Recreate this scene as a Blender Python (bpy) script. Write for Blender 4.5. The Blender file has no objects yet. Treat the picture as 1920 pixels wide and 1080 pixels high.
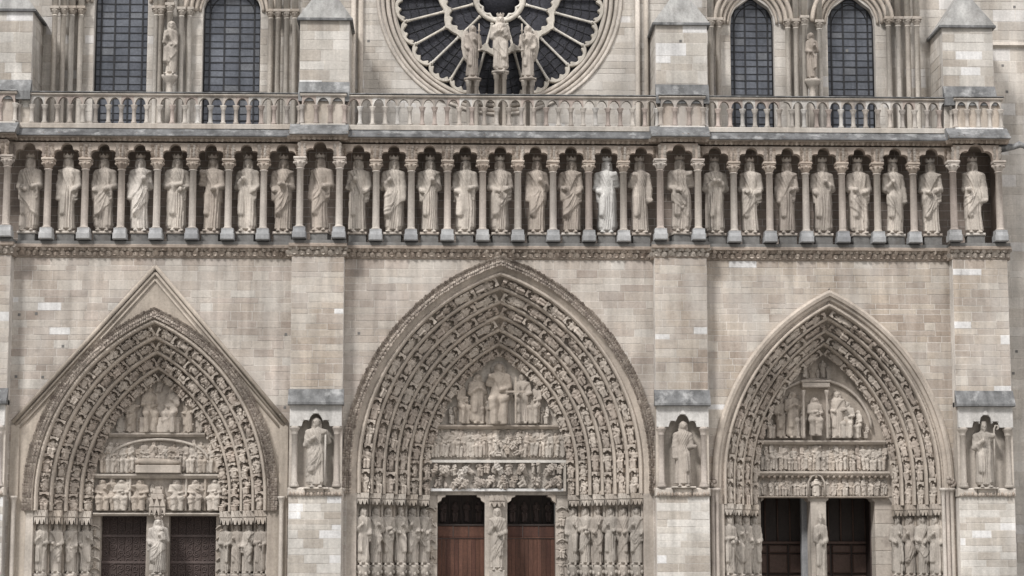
import bpy, math, random
import numpy as np
R = math.radians
scene = bpy.context.scene
COL = scene.collection

# ------------------------------------------------------------------ camera
FPX, PITCH, YAW = 4000.0, R(7.75), R(1.75)
CAM = np.array((-2.2, -88.0, 1.7))
cam_d = bpy.data.cameras.new('camera'); cam = bpy.data.objects.new('camera', cam_d)
COL.objects.link(cam); scene.camera = cam
cam.location = CAM; cam.rotation_euler = (R(90) + PITCH, 0, -YAW)
cam_d.sensor_width = 36; cam_d.lens = FPX / 1920 * 36; cam_d.clip_end = 2000

# ------------------------------------------------------------------ light (overcast)
SUN_EL, SUN_AZ = R(47), R(-38)          # azimuth: to the viewer's left, in front of the west face
world = bpy.data.worlds.new('World'); scene.world = world; world.use_nodes = True
wn = world.node_tree; bg = wn.nodes['Background']
sky = wn.nodes.new('ShaderNodeTexSky'); sky.sky_type = 'NISHITA'; sky.sun_disc = False
sky.sun_elevation = SUN_EL; sky.sun_rotation = R(180) + SUN_AZ; sky.dust_density = 4.0; sky.air_density = 1.2
hs = wn.nodes.new('ShaderNodeHueSaturation'); hs.inputs['Saturation'].default_value = 0.22
wn.links.new(sky.outputs['Color'], hs.inputs['Color']); wn.links.new(hs.outputs['Color'], bg.inputs['Color'])
bg.inputs['Strength'].default_value = 0.076
sun_d = bpy.data.lights.new('sun', 'SUN'); sun_d.energy = 2.5; sun_d.angle = R(11); sun_d.color = (1, .975, .94)
sun = bpy.data.objects.new('sun', sun_d); COL.objects.link(sun); sun.location = (-20, -40, 60)
sun.rotation_euler = (R(90) - SUN_EL, 0, SUN_AZ)
vs = scene.view_settings
vs.view_transform = 'Standard'; vs.look = 'None'; vs.exposure = 0.55; vs.gamma = 1; vs.use_curve_mapping = False

# ------------------------------------------------------------------ measuring: a point of the photograph on the plane y = Y
_fw = np.array((math.sin(YAW) * math.cos(PITCH), math.cos(YAW) * math.cos(PITCH), math.sin(PITCH)))
_rt = np.array((math.cos(YAW), -math.sin(YAW), 0)); _up = np.cross(_rt, _fw)
def at(px, py, Y):
    d = FPX * _fw + (px - 960) * _rt + (540 - py) * _up
    p = CAM + d * ((Y - CAM[1]) / d[1])
    return float(p[0]), float(p[2])
def XX(px, py, Y): return at(px, py, Y)[0]
def ZZ(px, py, Y): return at(px, py, Y)[1]

# ------------------------------------------------------------------ helpers
class MB:
    def __init__(s): s.v, s.f, s.s, s.n = [], [], [], 0
    def add(s, v, f, smooth=False, M=None):
        v = np.asarray(v, float)
        if M is not None: v = v @ M[0].T + M[1]
        s.v.append(v); n = s.n
        s.f += [tuple(i + n for i in q) for q in f]; s.s += [smooth] * len(f); s.n += len(v)
        return s
    def box(s, x0, x1, y0, y1, z0, z1, M=None):
        v = [(x, y, z) for z in (z0, z1) for y in (y0, y1) for x in (x0, x1)]
        return s.add(v, [(0, 2, 3, 1), (4, 5, 7, 6), (0, 1, 5, 4), (2, 6, 7, 3), (0, 4, 6, 2), (1, 3, 7, 5)], False, M)
    def cbox(s, x0, x1, y0, y1, z0, z1, c=.02, M=None):       # front edges chamfered
        v = [(x, y, z) for (a, y) in ((0, y1), (0, y0 + c), (c, y0)) for (x, z) in ((x0 + a, z0 + a), (x1 - a, z0 + a), (x1 - a, z1 - a), (x0 + a, z1 - a))]
        f = [(3, 2, 1, 0), (8, 9, 10, 11)]
        for k in (0, 4):
            for i in range(4):
                j = (i + 1) % 4; f.append((k + i, k + j, k + 4 + j, k + 4 + i))
        return s.add(v, f, False, M)
    def lathe(s, prof, n=12, c=(0, 0, 0), smooth=True, M=None, sq=None):
        v, f = [], []
        for r, z in prof:
            for k in range(n):
                a = 2 * math.pi * (k + .5) / n
                x, y = r * math.cos(a), r * math.sin(a)
                v.append((c[0] + x, c[1] + y, c[2] + z))
        m = len(prof)
        for i in range(m - 1):
            for k in range(n):
                j = (k + 1) % n; f.append((i * n + k, i * n + j, (i + 1) * n + j, (i + 1) * n + k))
        f.append(tuple(range(n))[::-1]); f.append(tuple((m - 1) * n + k for k in range(n)))
        return s.add(v, f, smooth, M)
    def tube(s, path, r, n=6, closed=False, smooth=True):
        P = np.asarray(path, float); m = len(P)
        rr = np.broadcast_to(np.asarray(r, float), (m,))
        if closed: T = np.roll(P, -1, 0) - np.roll(P, 1, 0)
        else: T = np.gradient(P, axis=0)
        T /= np.linalg.norm(T, axis=1)[:, None] + 1e-9
        ref = np.array((0, 1, 0.)) if abs(T[:, 1]).max() < .9 else np.array((1., 0, 0))
        A = np.cross(T, ref); A /= np.linalg.norm(A, axis=1)[:, None] + 1e-9
        B = np.cross(T, A); v = []
        for i in range(m):
            for k in range(n):
                a = 2 * math.pi * k / n
                v.append(P[i] + rr[i] * (math.cos(a) * A[i] + math.sin(a) * B[i]))
        f = []
        for i in range(m if closed else m - 1):
            i2 = (i + 1) % m
            for k in range(n):
                j = (k + 1) % n; f.append((i * n + k, i * n + j, i2 * n + j, i2 * n + k))
        if not closed: f.append(tuple(range(n))[::-1]); f.append(tuple((m - 1) * n + k for k in range(n)))
        return s.add(v, f, smooth)
    def prism(s, poly, y0, y1, M=None):                        # poly in (x, z), convex or monotone
        n = len(poly); v = [(x, y0, z) for x, z in poly] + [(x, y1, z) for x, z in poly]
        f = [tuple(range(n)), tuple(range(2 * n - 1, n - 1, -1))]
        for i in range(n):
            j = (i + 1) % n; f.append((j, i, n + i, n + j))
        return s.add(v, f, False, M)
    def extr_x(s, prof, x0, x1):                               # prof in (y, z), closed, swept along x
        n = len(prof); v = [(x0, y, z) for y, z in prof] + [(x1, y, z) for y, z in prof]
        f = [tuple(range(n)), tuple(range(2 * n - 1, n - 1, -1))]
        for i in range(n):
            j = (i + 1) % n; f.append((j, i, n + i, n + j))
        return s.add(v, f, False)
    def mesh(s, name):
        me = bpy.data.meshes.new(name)
        me.from_pydata(np.concatenate(s.v).tolist(), [], s.f)
        me.polygons.foreach_set('use_smooth', s.s); me.update()
        return me
    def build(s, name, mat, parent=None, kind=None, label=None):
        return obj(name, s.mesh(name), mat, parent, kind, label)

def obj(name, me, mat, parent=None, kind=None, label=None, loc=None, rot=None, scale=None):
    o = bpy.data.objects.new(name, me); COL.objects.link(o)
    if mat is not None:
        if not me.materials: me.materials.append(mat)
        elif me.materials[0] != mat:
            o.material_slots[0].link = 'OBJECT'; o.material_slots[0].material = mat
    if parent: o.parent = parent
    if kind: o['kind'] = kind
    if label: o['label'] = label
    if loc is not None: o.location = loc
    if rot is not None: o.rotation_euler = rot
    if scale is not None: o.scale = scale
    return o
def empty(name, parent=None, loc=(0, 0, 0), label=None, cat=None, group=None, rz=0):
    o = bpy.data.objects.new(name, None); COL.objects.link(o); o.location = loc; o.rotation_euler.z = rz
    o.empty_display_size = .2
    if parent: o.parent = parent
    if label: o['label'] = label
    if cat: o['category'] = cat
    if group: o['group'] = group
    return o
RNG = random.Random(7)
LEAF = np.array([(0, 0, 0), (-.5, -.15, .35), (-.38, -.55, .8), (0, -.75, 1.0), (.38, -.55, .8), (.5, -.15, .35), (0, -.42, .5), (0, -.05, .95)])
LEAF_F = [(0, 6, 1), (1, 6, 2), (2, 6, 3), (3, 6, 4), (4, 6, 5), (5, 6, 0), (2, 3, 7), (3, 4, 7)]
def leaf_at(mb, p, size, ang, rr):
    a = ang + rr.uniform(-.2, .2); up = np.array((math.sin(a), 0, math.cos(a))); yv = np.array((0, 1., 0)); xv = np.cross(yv, up)
    mb.add(LEAF, LEAF_F, False, (np.stack([xv * rr.uniform(.8, 1.1), yv * rr.uniform(.7, 1.1), up], 1) * size * rr.uniform(.85, 1.15), np.asarray(p, float)))


# ------------------------------------------------------------------ materials
def nd(nt, t, **kw):
    n = nt.nodes.new(t)
    for k, v in kw.items(): setattr(n, k, v)
    return n
def stone(name, palette, island=True, stain=.35, stain_col=(.10, .085, .075), streak=.25, bump=.35, rough=.9, grain=.16, big=.22, desat=.22, wash=0):
    m = bpy.data.materials.new(name); m.use_nodes = True; nt = m.node_tree; L = nt.links.new
    b = nt.nodes['Principled BSDF']; b.inputs['Roughness'].default_value = rough
    b.inputs['Specular IOR Level'].default_value = .25
    geo = nd(nt, 'ShaderNodeNewGeometry'); oi = nd(nt, 'ShaderNodeObjectInfo')
    mu = nd(nt, 'ShaderNodeMath', operation='MULTIPLY_ADD'); L(oi.outputs['Random'], mu.inputs[0]); mu.inputs[1].default_value = 7.31
    if island: L(geo.outputs['Random Per Island'], mu.inputs[2])
    else: mu.inputs[2].default_value = .13
    fr = nd(nt, 'ShaderNodeMath', operation='FRACT'); L(mu.outputs[0], fr.inputs[0])
    cr = nd(nt, 'ShaderNodeValToRGB'); cr.color_ramp.interpolation = 'CONSTANT'
    el = cr.color_ramp.elements; tot = sum(p[1] for p in palette); acc = 0
    for i, (c, w) in enumerate(palette):
        lum = .3 * c[0] + .55 * c[1] + .15 * c[2]; c = tuple((1 - desat) * q + desat * lum * t for q, t in zip(c, (1.02, 1.0, .98))); c = (c[0] * 1.0, c[1] * 1.004, c[2] * 1.005)
        e = el[i] if i < 1 else (el[1] if i == 1 else el.new(min(acc / tot, .999)))
        e.position = acc / tot; e.color = (*c, 1); acc += w
    if len(palette) == 1: el[1].color = el[0].color
    L(fr.outputs[0], cr.inputs['Fac'])
    col = cr.outputs['Color']
    def noise(scale, detail, rgh, mp=None):
        n = nd(nt, 'ShaderNodeTexNoise'); n.inputs['Scale'].default_value = scale
        n.inputs['Detail'].default_value = detail; n.inputs['Roughness'].default_value = rgh
        if mp:
            q = nd(nt, 'ShaderNodeMapping'); q.inputs['Scale'].default_value = mp; L(geo.outputs['Position'], q.inputs['Vector']); L(q.outputs[0], n.inputs['Vector'])
        else: L(geo.outputs['Position'], n.inputs['Vector'])
        return n.outputs['Fac']
    def rng(s, a, b_, c, d):
        q = nd(nt, 'ShaderNodeMapRange'); L(s, q.inputs[0])
        for i, x in enumerate((a, b_, c, d)): q.inputs[i + 1].default_value = x
        return q.outputs[0]
    def mul(c, fac):
        q = nd(nt, 'ShaderNodeVectorMath', operation='SCALE'); L(c, q.inputs[0]); L(fac, q.inputs['Scale']); return q.outputs[0]
    col = mul(col, rng(noise(.45, 3, .55), .3, .7, 1 - big, 1 + big))
    col = mul(col, rng(noise(11, 7, .7), .3, .7, 1 - grain, 1 + grain))
    col = mul(col, rng(noise(1, 4, .6, (2.6, 2.6, .22)), .35, .7, 1 - streak, 1 + streak * .25))
    if wash:                                             # soft pale weathering in broad patches and runs
        wx = nd(nt, 'ShaderNodeMix', data_type='RGBA'); wx.inputs['B'].default_value = (.56, .545, .525, 1); L(col, wx.inputs['A'])
        L(rng(noise(1, 5, .6, (.55, .55, .28)), .42, .68, 0, wash), wx.inputs['Factor']); col = wx.outputs['Result']
    mx = nd(nt, 'ShaderNodeMix', data_type='RGBA'); mx.inputs['B'].default_value = (*stain_col, 1)
    L(col, mx.inputs['A']); L(rng(noise(1.7, 9, .68), .52, .74, 0, stain), mx.inputs['Factor'])
    L(mx.outputs['Result'], b.inputs['Base Color'])
    if bump:
        bp = nd(nt, 'ShaderNodeBump'); bp.inputs['Strength'].default_value = bump; bp.inputs['Distance'].default_value = .03
        L(noise(16, 6, .65), bp.inputs['Height']); L(bp.outputs[0], b.inputs['Normal'])
    return m
def plain(name, c, rough=.6, metal=0, var=.3, scale=6, bump=.2, mp=None, spec=.4):
    m = stone(name, [(c, 1)], island=False, stain=.15, streak=.1, bump=bump, rough=rough, grain=var, big=.12)
    b = m.node_tree.nodes['Principled BSDF']; b.inputs['Metallic'].default_value = metal; b.inputs['Specular IOR Level'].default_value = spec
    return m
M = {}
WALLPAL = [((.43, .365, .31), 5), ((.46, .40, .345), 5), ((.40, .335, .285), 3.5), ((.49, .435, .38), 3.5), ((.44, .37, .32), 3), ((.35, .285, .24), 1.3), ((.51, .47, .425), 1.5), ((.66, .65, .65), .3)]
M['wall'] = stone('ashlar_stone', WALLPAL, stain=.38, streak=.28, desat=.2, wash=.36)
M['wall_warm'] = stone('warm_ashlar_stone', [((.43, .355, .285), 5), ((.40, .33, .275), 4), ((.47, .40, .33), 3), ((.35, .28, .225), 3), ((.50, .44, .375), 1.5), ((.66, .65, .65), .3)], stain=.32, streak=.28, desat=.2, wash=.45)
M['wall_pale'] = stone('pale_ashlar_stone', [((.52, .475, .42), 4), ((.58, .545, .50), 4), ((.46, .405, .345), 3), ((.42, .36, .30), 2), ((.68, .67, .67), 1)], stain=.15, desat=.3, wash=.4)
M['wall_upper'] = stone('upper_ashlar_stone', [((.52, .465, .405), 4), ((.56, .51, .455), 4), ((.48, .425, .365), 3), ((.45, .39, .33), 1.5), ((.62, .59, .57), .8)], stain=.2, desat=.3, wash=.4)
M['mortar'] = stone('pale_mortar', [((.60, .555, .51), 1)], island=False, stain=.3, bump=.2)
M['stone'] = stone('dressed_stone', [((.50, .44, .38), 1), ((.54, .48, .42), 1), ((.46, .40, .34), 1)], island=False, stain=.3)
M['shaft'] = stone('shaft_stone', [((.47, .405, .355), 2), ((.51, .455, .405), 2), ((.44, .365, .32), 1), ((.47, .415, .36), 1)], island=False, stain=.25, streak=.3)
M['arch'] = stone('archivolt_stone', [((.48, .41, .345), 1)], island=False, stain=.3, streak=.2, desat=.2)
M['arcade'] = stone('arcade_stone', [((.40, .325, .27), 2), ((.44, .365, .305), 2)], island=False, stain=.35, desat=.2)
M['archfig'] = stone('carved_voussoir_stone', [((.47, .40, .34), 2), ((.52, .45, .385), 2), ((.42, .35, .295), 1.5)], island=False, stain=.5, stain_col=(.10, .08, .07), desat=.2)
M['relief'] = stone('relief_stone', [((.44, .38, .325), 2), ((.47, .415, .36), 2), ((.41, .345, .285), 1)], island=False, stain=.45, stain_col=(.11, .09, .08))
M['leafband'] = stone('carved_foliage_stone', [((.34, .28, .235), 2), ((.42, .355, .30), 2), ((.25, .20, .17), 1)], stain=.4, stain_col=(.08, .065, .06))
M['frieze'] = stone('brown_frieze_stone', [((.40, .325, .265), 2), ((.46, .385, .32), 2), ((.33, .26, .21), 1.5)], stain=.45, stain_col=(.09, .07, .06))
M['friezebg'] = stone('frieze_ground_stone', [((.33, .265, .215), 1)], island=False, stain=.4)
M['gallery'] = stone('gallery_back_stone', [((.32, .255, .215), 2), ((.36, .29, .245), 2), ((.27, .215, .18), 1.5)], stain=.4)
M['king'] = stone('statue_stone', [((.47, .41, .355), 2), ((.52, .46, .40), 2), ((.42, .355, .30), 2), ((.55, .50, .45), 1), ((.38, .325, .28), 1)], island=False, stain=.6, streak=.35, stain_col=(.12, .10, .09))
M['kingwhite'] = stone('clean_statue_stone', [((.54, .525, .505), 1)], island=False, stain=.15, streak=.15)
M['jamb'] = stone('jamb_statue_stone', [((.40, .355, .31), 2), ((.44, .39, .34), 2), ((.37, .32, .275), 1)], island=False, stain=.45, stain_col=(.09, .08, .075))
M['base'] = stone('grey_plinth_stone', [((.33, .335, .345), 2), ((.38, .38, .385), 2), ((.28, .285, .30), 1)], island=False, stain=.45, stain_col=(.13, .13, .14))
M['lead'] = stone('weathered_lead', [((.175, .178, .184), 2), ((.205, .208, .213), 2), ((.15, .152, .158), 1)], stain=.8, stain_col=(.46, .46, .46), rough=.7, streak=.5)
M['cap'] = stone('slate_grey_cap_stone', [((.40, .395, .385), 1)], island=False, stain=.4, streak=.35)
M['nichehead'] = stone('niche_block_stone', [((.56, .54, .52), 1)], island=False, stain=.3)
M['shaftpale'] = stone('pale_shaft_stone', [((.58, .525, .46), 2), ((.62, .57, .51), 1), ((.54, .48, .415), 1)], island=False, stain=.3, streak=.35)
M['baluster'] = stone('baluster_stone', [((.46, .40, .35), 2), ((.52, .47, .42), 2), ((.42, .34, .30), 2), ((.58, .55, .52), 1), ((.37, .33, .30), 1)], island=False, stain=.4, streak=.4)
M['gable'] = stone('gable_stone', [((.43, .365, .30), 1)], island=False, stain=.2)
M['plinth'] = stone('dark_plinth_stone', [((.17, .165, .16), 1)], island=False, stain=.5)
M['glass'] = stone('lattice_glass', [((.115, .125, .15), 2), ((.13, .14, .165), 2), ((.10, .108, .13), 1.5), ((.15, .157, .175), .6)], island=False, stain=.3, stain_col=(.03, .03, .035), bump=.25, rough=.3, grain=.25, desat=.1)
M['roseglass'] = stone('rose_glass', [((.022, .023, .032), 2), ((.032, .033, .045), 2)], stain=.5, stain_col=(.08, .08, .095), bump=.8, rough=.4, grain=.5)
M['bar'] = plain('iron_bar', (.018, .019, .024), rough=.6)
M['oak'] = stone('red_oak_plank', [((.098, .047, .033), 2), ((.115, .056, .040), 2), ((.082, .038, .028), 2)], island=False, rough=.55, grain=.3, streak=.45, stain=.35, stain_col=(.04, .022, .016), desat=0)
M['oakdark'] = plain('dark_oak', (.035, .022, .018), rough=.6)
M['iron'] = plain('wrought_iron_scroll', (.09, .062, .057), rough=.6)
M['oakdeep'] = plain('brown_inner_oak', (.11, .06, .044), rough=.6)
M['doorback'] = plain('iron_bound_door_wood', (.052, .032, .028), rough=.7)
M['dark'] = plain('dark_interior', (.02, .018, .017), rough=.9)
M['paving'] = stone('paving_stone', [((.38, .36, .33), 1)], island=False, stain=.3)
M['tracery'] = stone('tracery_stone', [((.56, .51, .44), 1), ((.60, .56, .50), 1)], island=False, stain=.3)

# ------------------------------------------------------------------ the cathedral: root and ashlar walls
cathedral = empty('cathedral', label='pale limestone gothic cathedral front with three carved pointed portals and a rose window', cat='cathedral')
ground = MB(); ground.box(-400, 400, -400, 60, -1, 0); go = ground.build('ground', M['paving']); go['kind'] = 'structure'

BLOCKS = []      # (area, wall part, verts, faces, material)
def block(pts, y, depth, c=.006):
    """an ashlar block: outline pts (u, z) counter-clockwise, chamfered face at depth y"""
    n = len(pts); P = np.array(pts); ctr = P.mean(0)
    Q = P - np.sign(P - ctr) * c
    v = [(u, y + depth, z) for u, z in P] + [(u, y + c, z) for u, z in P] + [(u, y, z) for u, z in Q]
    f = [tuple(range(2 * n, 3 * n))]
    for k in (0, n):
        for i in range(n):
            j = (i + 1) % n; f.append((k + i, k + j, k + n + j, k + n + i))
    return np.array(v), f
def wall(name, Y, z0, z1, xl, xr, holes=(), course=.31, mat='wall', parent=cathedral, length=(.42, 1.25), depth=.16, back=.5, xf=None, single=True, label=None, seed=1):
    rng = random.Random(seed); fl = xl if callable(xl) else (lambda z: xl); fr_ = xr if callable(xr) else (lambda z: xr)
    mb = MB(); blocks = []; z = z0
    part = None
    while z < z1 - .05:
        h = course * rng.choice((.72, .85, .95, 1.0, 1.1, 1.28)); zt = min(z + h, z1)
        if z1 - zt < .14: zt = z1
        ivs = [[fl(z), fr_(z), fl(zt), fr_(zt)]]
        for hf in holes:
            hb, ht = hf(z), hf(zt)
            if hb is None and ht is None: continue
            if hb is None:
                zc_, = (z,); hb = (sum(ht) / 2,) * 2
            if ht is None: ht = (sum(hb) / 2,) * 2
            out = []
            for a0, b0, a1, b1 in ivs:
                if max(hb[1], ht[1]) <= min(a0, a1) or min(hb[0], ht[0]) >= max(b0, b1): out.append([a0, b0, a1, b1]); continue
                out.append([a0, max(a0, hb[0]), a1, max(a1, ht[0])]); out.append([min(b0, hb[1]), b0, min(b1, ht[1]), b1])
            ivs = [q for q in out if max(q[1] - q[0], q[3] - q[2]) > .03]
        for a0, b0, a1, b1 in ivs:
            mb.prism([(a0, z), (max(b0, a0 + .002), z), (max(b1, a1 + .002), zt), (a1, zt)], Y + .006, Y + back)
            js = []; x = max(a0, a1) + rng.uniform(.2, length[1]); lim = min(b0, b1) - .28
            while x < lim: js.append(x); x += rng.uniform(*length)
            eb, et = [a0] + js + [b0], [a1] + js + [b1]; g = .010
            for i in range(len(eb) - 1):
                p = [(eb[i] + g, z + g), (eb[i + 1] - g, z + g), (et[i + 1] - g, zt - g), (et[i] + g, zt - g)]
                if p[1][0] - p[0][0] < .01: p[1] = (p[0][0] + .01, p[0][1])
                if p[2][0] - p[3][0] < .01: p[2] = (p[3][0] + .01, p[3][1])
                v, f = block(p, Y + rng.uniform(-.010, .003), depth)
                w = (p[1][0] - p[0][0] + p[2][0] - p[3][0]) / 2
                if xf: v = xf(v)
                blocks.append((w * (zt - z) if single else 0, v, f))
        z = zt
    if xf: mb.v = [xf(v) for v in mb.v]
    part = mb.build(name, M['mortar'], parent, label=label)
    for a, v, f in blocks: BLOCKS.append((a, part if parent is cathedral else parent, v, f, mat))
    return part
def flush_blocks():
    order = sorted(range(len(BLOCKS)), key=lambda i: -BLOCKS[i][0])[:290]; top = {i for i in order if BLOCKS[i][0] > .1}
    rest = {}
    for i, (a, part, v, f, mat) in enumerate(BLOCKS):
        if i in top:
            mb = MB(); mb.add(v, f); mb.build('stone_block', M[mat], part)
        else: rest.setdefault((part.name, mat), (part, MB()))[1].add(v, f)
    for (pn, mat), (part, mb) in rest.items(): mb.build('small_stone_blocks', M[mat], part, kind='stuff')

# depth planes (metres; the portal wall face is y = 0, the viewer is at negative y)
YB = -.6                                   # buttress faces
zG = ZZ(938, 487, 0)                       # underside of the string course under the kings
class Arch:
    """pointed arch: axis xc, spring height zs, arc centres d beyond the axis"""
    def __init__(s, xc, zs, w, rise):
        s.xc, s.zs = xc, zs; Rr = (w * w + rise * rise) / (2 * w); s.d = Rr - w; s.w = w
    def pt(s, w, t, side):                  # t: 0..1 spring to apex, negative: metres below the spring
        r = w + s.d
        if t <= 0: return s.xc + side * w, s.zs + t
        a = t * math.acos(min(1, s.d / r)); return s.xc + side * (r * math.cos(a) - s.d), s.zs + r * math.sin(a)
    def tangent(s, w, t, side):
        if t <= 0: return np.array((0, 0, 1.))
        a = t * math.acos(min(1, s.d / (w + s.d))); return np.array((-side * math.sin(a), 0, math.cos(a)))
    def length(s, w): return (w + s.d) * math.acos(min(1, s.d / (w + s.d)))
    def half(s, w, z):
        if z <= s.zs: return w
        q = (w + s.d) ** 2 - (z - s.zs) ** 2
        if q <= 0: return None
        h = math.sqrt(q) - s.d; return h if h > 0 else None
    def hole(s, w): 
        def f(z):
            h = s.half(w, z); return None if h is None else (s.xc - h, s.xc + h)
        return f
def mk_arch(pxl, pxr, py_s, px_a, py_a):
    x0, zs = at(pxl, py_s, 0); x1, _ = at(pxr, py_s, 0); xa, za = at(px_a, py_a, 0)
    return Arch((x0 + x1) / 2, zs, (x1 - x0) / 2, za - zs)
A_L = mk_arch(48, 516, 930, 292, 582)
A_C = mk_arch(648, 1227, 880, 937, 487)
A_R = mk_arch(1338, 1785, 900, 1550, 547)
GX, GZ = at(292, 500, 0); GF = at(24, 792, 0); GF2 = at(538, 792, 0)     # gable over the left portal
def gable_hole(z):
    if z >= GZ: return None
    if z >= GF[1]:
        k = (GZ - z) / (GZ - GF[1]); return (GX - k * (GX - GF[0]), GX + k * (GF2[0] - GX))
    return (GF[0], GF2[0])
bx = {'LO': (XX(-85, 600, YB), XX(17, 600, YB)), 'LM': (XX(547, 500, YB), XX(645, 500, YB)), 'RM': (XX(1227, 500, YB), XX(1325, 500, YB)), 'RO': (XX(1786, 500, YB), XX(1889, 500, YB))}
wall('wall', 0, 0, zG, bx['LO'][1], bx['LM'][0], [gable_hole], mat='wall', seed=3, label='ashlar wall around the gabled portal')
wall('wall', 0, 0, zG, bx['LM'][1], bx['RM'][0], [A_C.hole(A_C.w - .05)], mat='wall', seed=4, label='ashlar wall around the tall middle portal')
wall('wall', 0, 0, zG, bx['RM'][1], bx['RO'][0], [A_R.hole(A_R.w - .05)], mat='wall_warm', seed=5, label='ashlar wall around the portal with the open door')
# buttresses, each with a statue niche
zN0, zN1 = ZZ(938, 914, YB), ZZ(938, 760, YB)      # niche sill and niche head
for key, sd in (('LO', 11), ('LM', 12), ('RM', 13), ('RO', 14)):
    a, b = bx[key]; m = .11
    hole = (lambda a, b: (lambda z: (a + m, b - m) if zN0 - .001 <= z <= zN1 else None))(a, b)
    bt = empty('buttress', cathedral)
    wall('buttress_lower_face', YB, 0, zN0, a, b, mat='wall_pale', parent=bt, seed=sd, depth=.58, back=.62, length=(.6, 1.3))
    wall('buttress_upper_face', YB, zN1, zG, a, b, mat='wall_warm', parent=bt, seed=sd + 20, depth=.58, back=.62, length=(.5, 1.2))
    n = MB()
    n.box(a, b, -.26, .3, zN0 - .3, zN1 + .2)                                       # niche back
    n.box(a, a + m, YB + .02, -.261, zN0, zN1); n.box(b - m, b, YB + .02, -.261, zN0, zN1)
    n.build('niche_shell', M['stone'], bt)
    n = MB(); zr0, zr1 = ZZ(938, 757, YB - .35), ZZ(938, 730, YB)
    n.extr_x([(YB + .05, zr1), (YB, zr1), (YB - .36, zr0 + .05), (YB - .36, zr0 - .04), (YB - .30, zr0 - .06), (YB + .05, zr0 - .06)], a - .06, b + .06)
    n.build('niche_roof', M['lead'], bt)
    n = MB()
    for i in range(3):
        f = (i + .5) / 3
        n = MB(); n.cbox(a - .05 + (b - a + .1) * i / 3 + .01, a - .05 + (b - a + .1) * (i + 1) / 3 - .01, YB - .09, YB + .5, zN0 - .34, zN0 - .02, .04); n.build('niche_sill', M['stone'], bt)
    sc = MB(); sr = random.Random(sd)
    for i in range(15):                                                            # carved leaves under the sill
        x = a + (b - a) * (i + .5) / 15
        sc.lathe([(.01, -.1), (.055, -.05), (.06, .02), (.02, .08)], 6, (x, YB - .1, zN0 - .26 + sr.uniform(-.02, .02)))
    sc.build('sill_leaves', M['frieze'], bt, kind='stuff')
    # niche front: pale block pierced by a trefoil head, carried on two colonnettes
    zc = ZZ(938, 800, YB); w = (b - a) / 2 - .02; cx = (a + b) / 2
    def env(x):
        z = -9
        for (px, pz, pr) in ((0, .26, .25), (-.40, .10, .15), (.40, .10, .15)):
            q = pr * pr - (x - px) ** 2
            if q > 0: z = max(z, pz + math.sqrt(q))
        return max(z, 0)
    n = MB(); K = 44; top = zr0 - .062 - zc
    for i in range(K):
        x0, x1 = -w + 2 * w * i / K, -w + 2 * w * (i + 1) / K
        n.prism([(cx + x0, zc + env(x0)), (cx + x1, zc + env(x1)), (cx + x1, zc + top), (cx + x0, zc + top)], YB - .16, YB + .02)
    for gx in (-.40, 0, .40): n.prism([(cx + gx - .13, zc + (.25 if gx else .52)), (cx + gx + .13, zc + (.25 if gx else .52)), (cx + gx, zc + (.5 if gx else .76))], YB - .20, YB - .16)
    n.build('niche_head', M['nichehead'], bt)
    for sx in (-1, 1):
        x = cx + sx * (w - .2); c = MB(); h = zc - zN0
        c.lathe([(.19, 0), (.19, .1), (.15, .14), (.17, .18), (.125, .24), (.115, h - .34), (.14, h - .32), (.12, h - .28), (.15, h - .2), (.21, h - .1), (.22, h - .08), (.22, h)], 14, (x, YB + .02, zN0))
        c.build('niche_colonnette', M['shaft'], bt)
# the wall set back beyond the last buttress
YS = 1.9
wall('side_wall', YS, 0, ZZ(1890, -140, YS), bx['RO'][1] - .6, bx['RO'][1] + 5.5, mat='wall_upper', seed=31, course=.42, length=(.8, 1.5))
sc = MB(); z = ZZ(1890, 86, YS); sc.extr_x([(YS + .1, z + .2), (YS - .12, z + .12), (YS - .16, z), (YS + .1, z - .1)], bx['RO'][1] - .3, bx['RO'][1] + 5.5); sc.build('string_course', M['stone'], cathedral)

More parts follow.
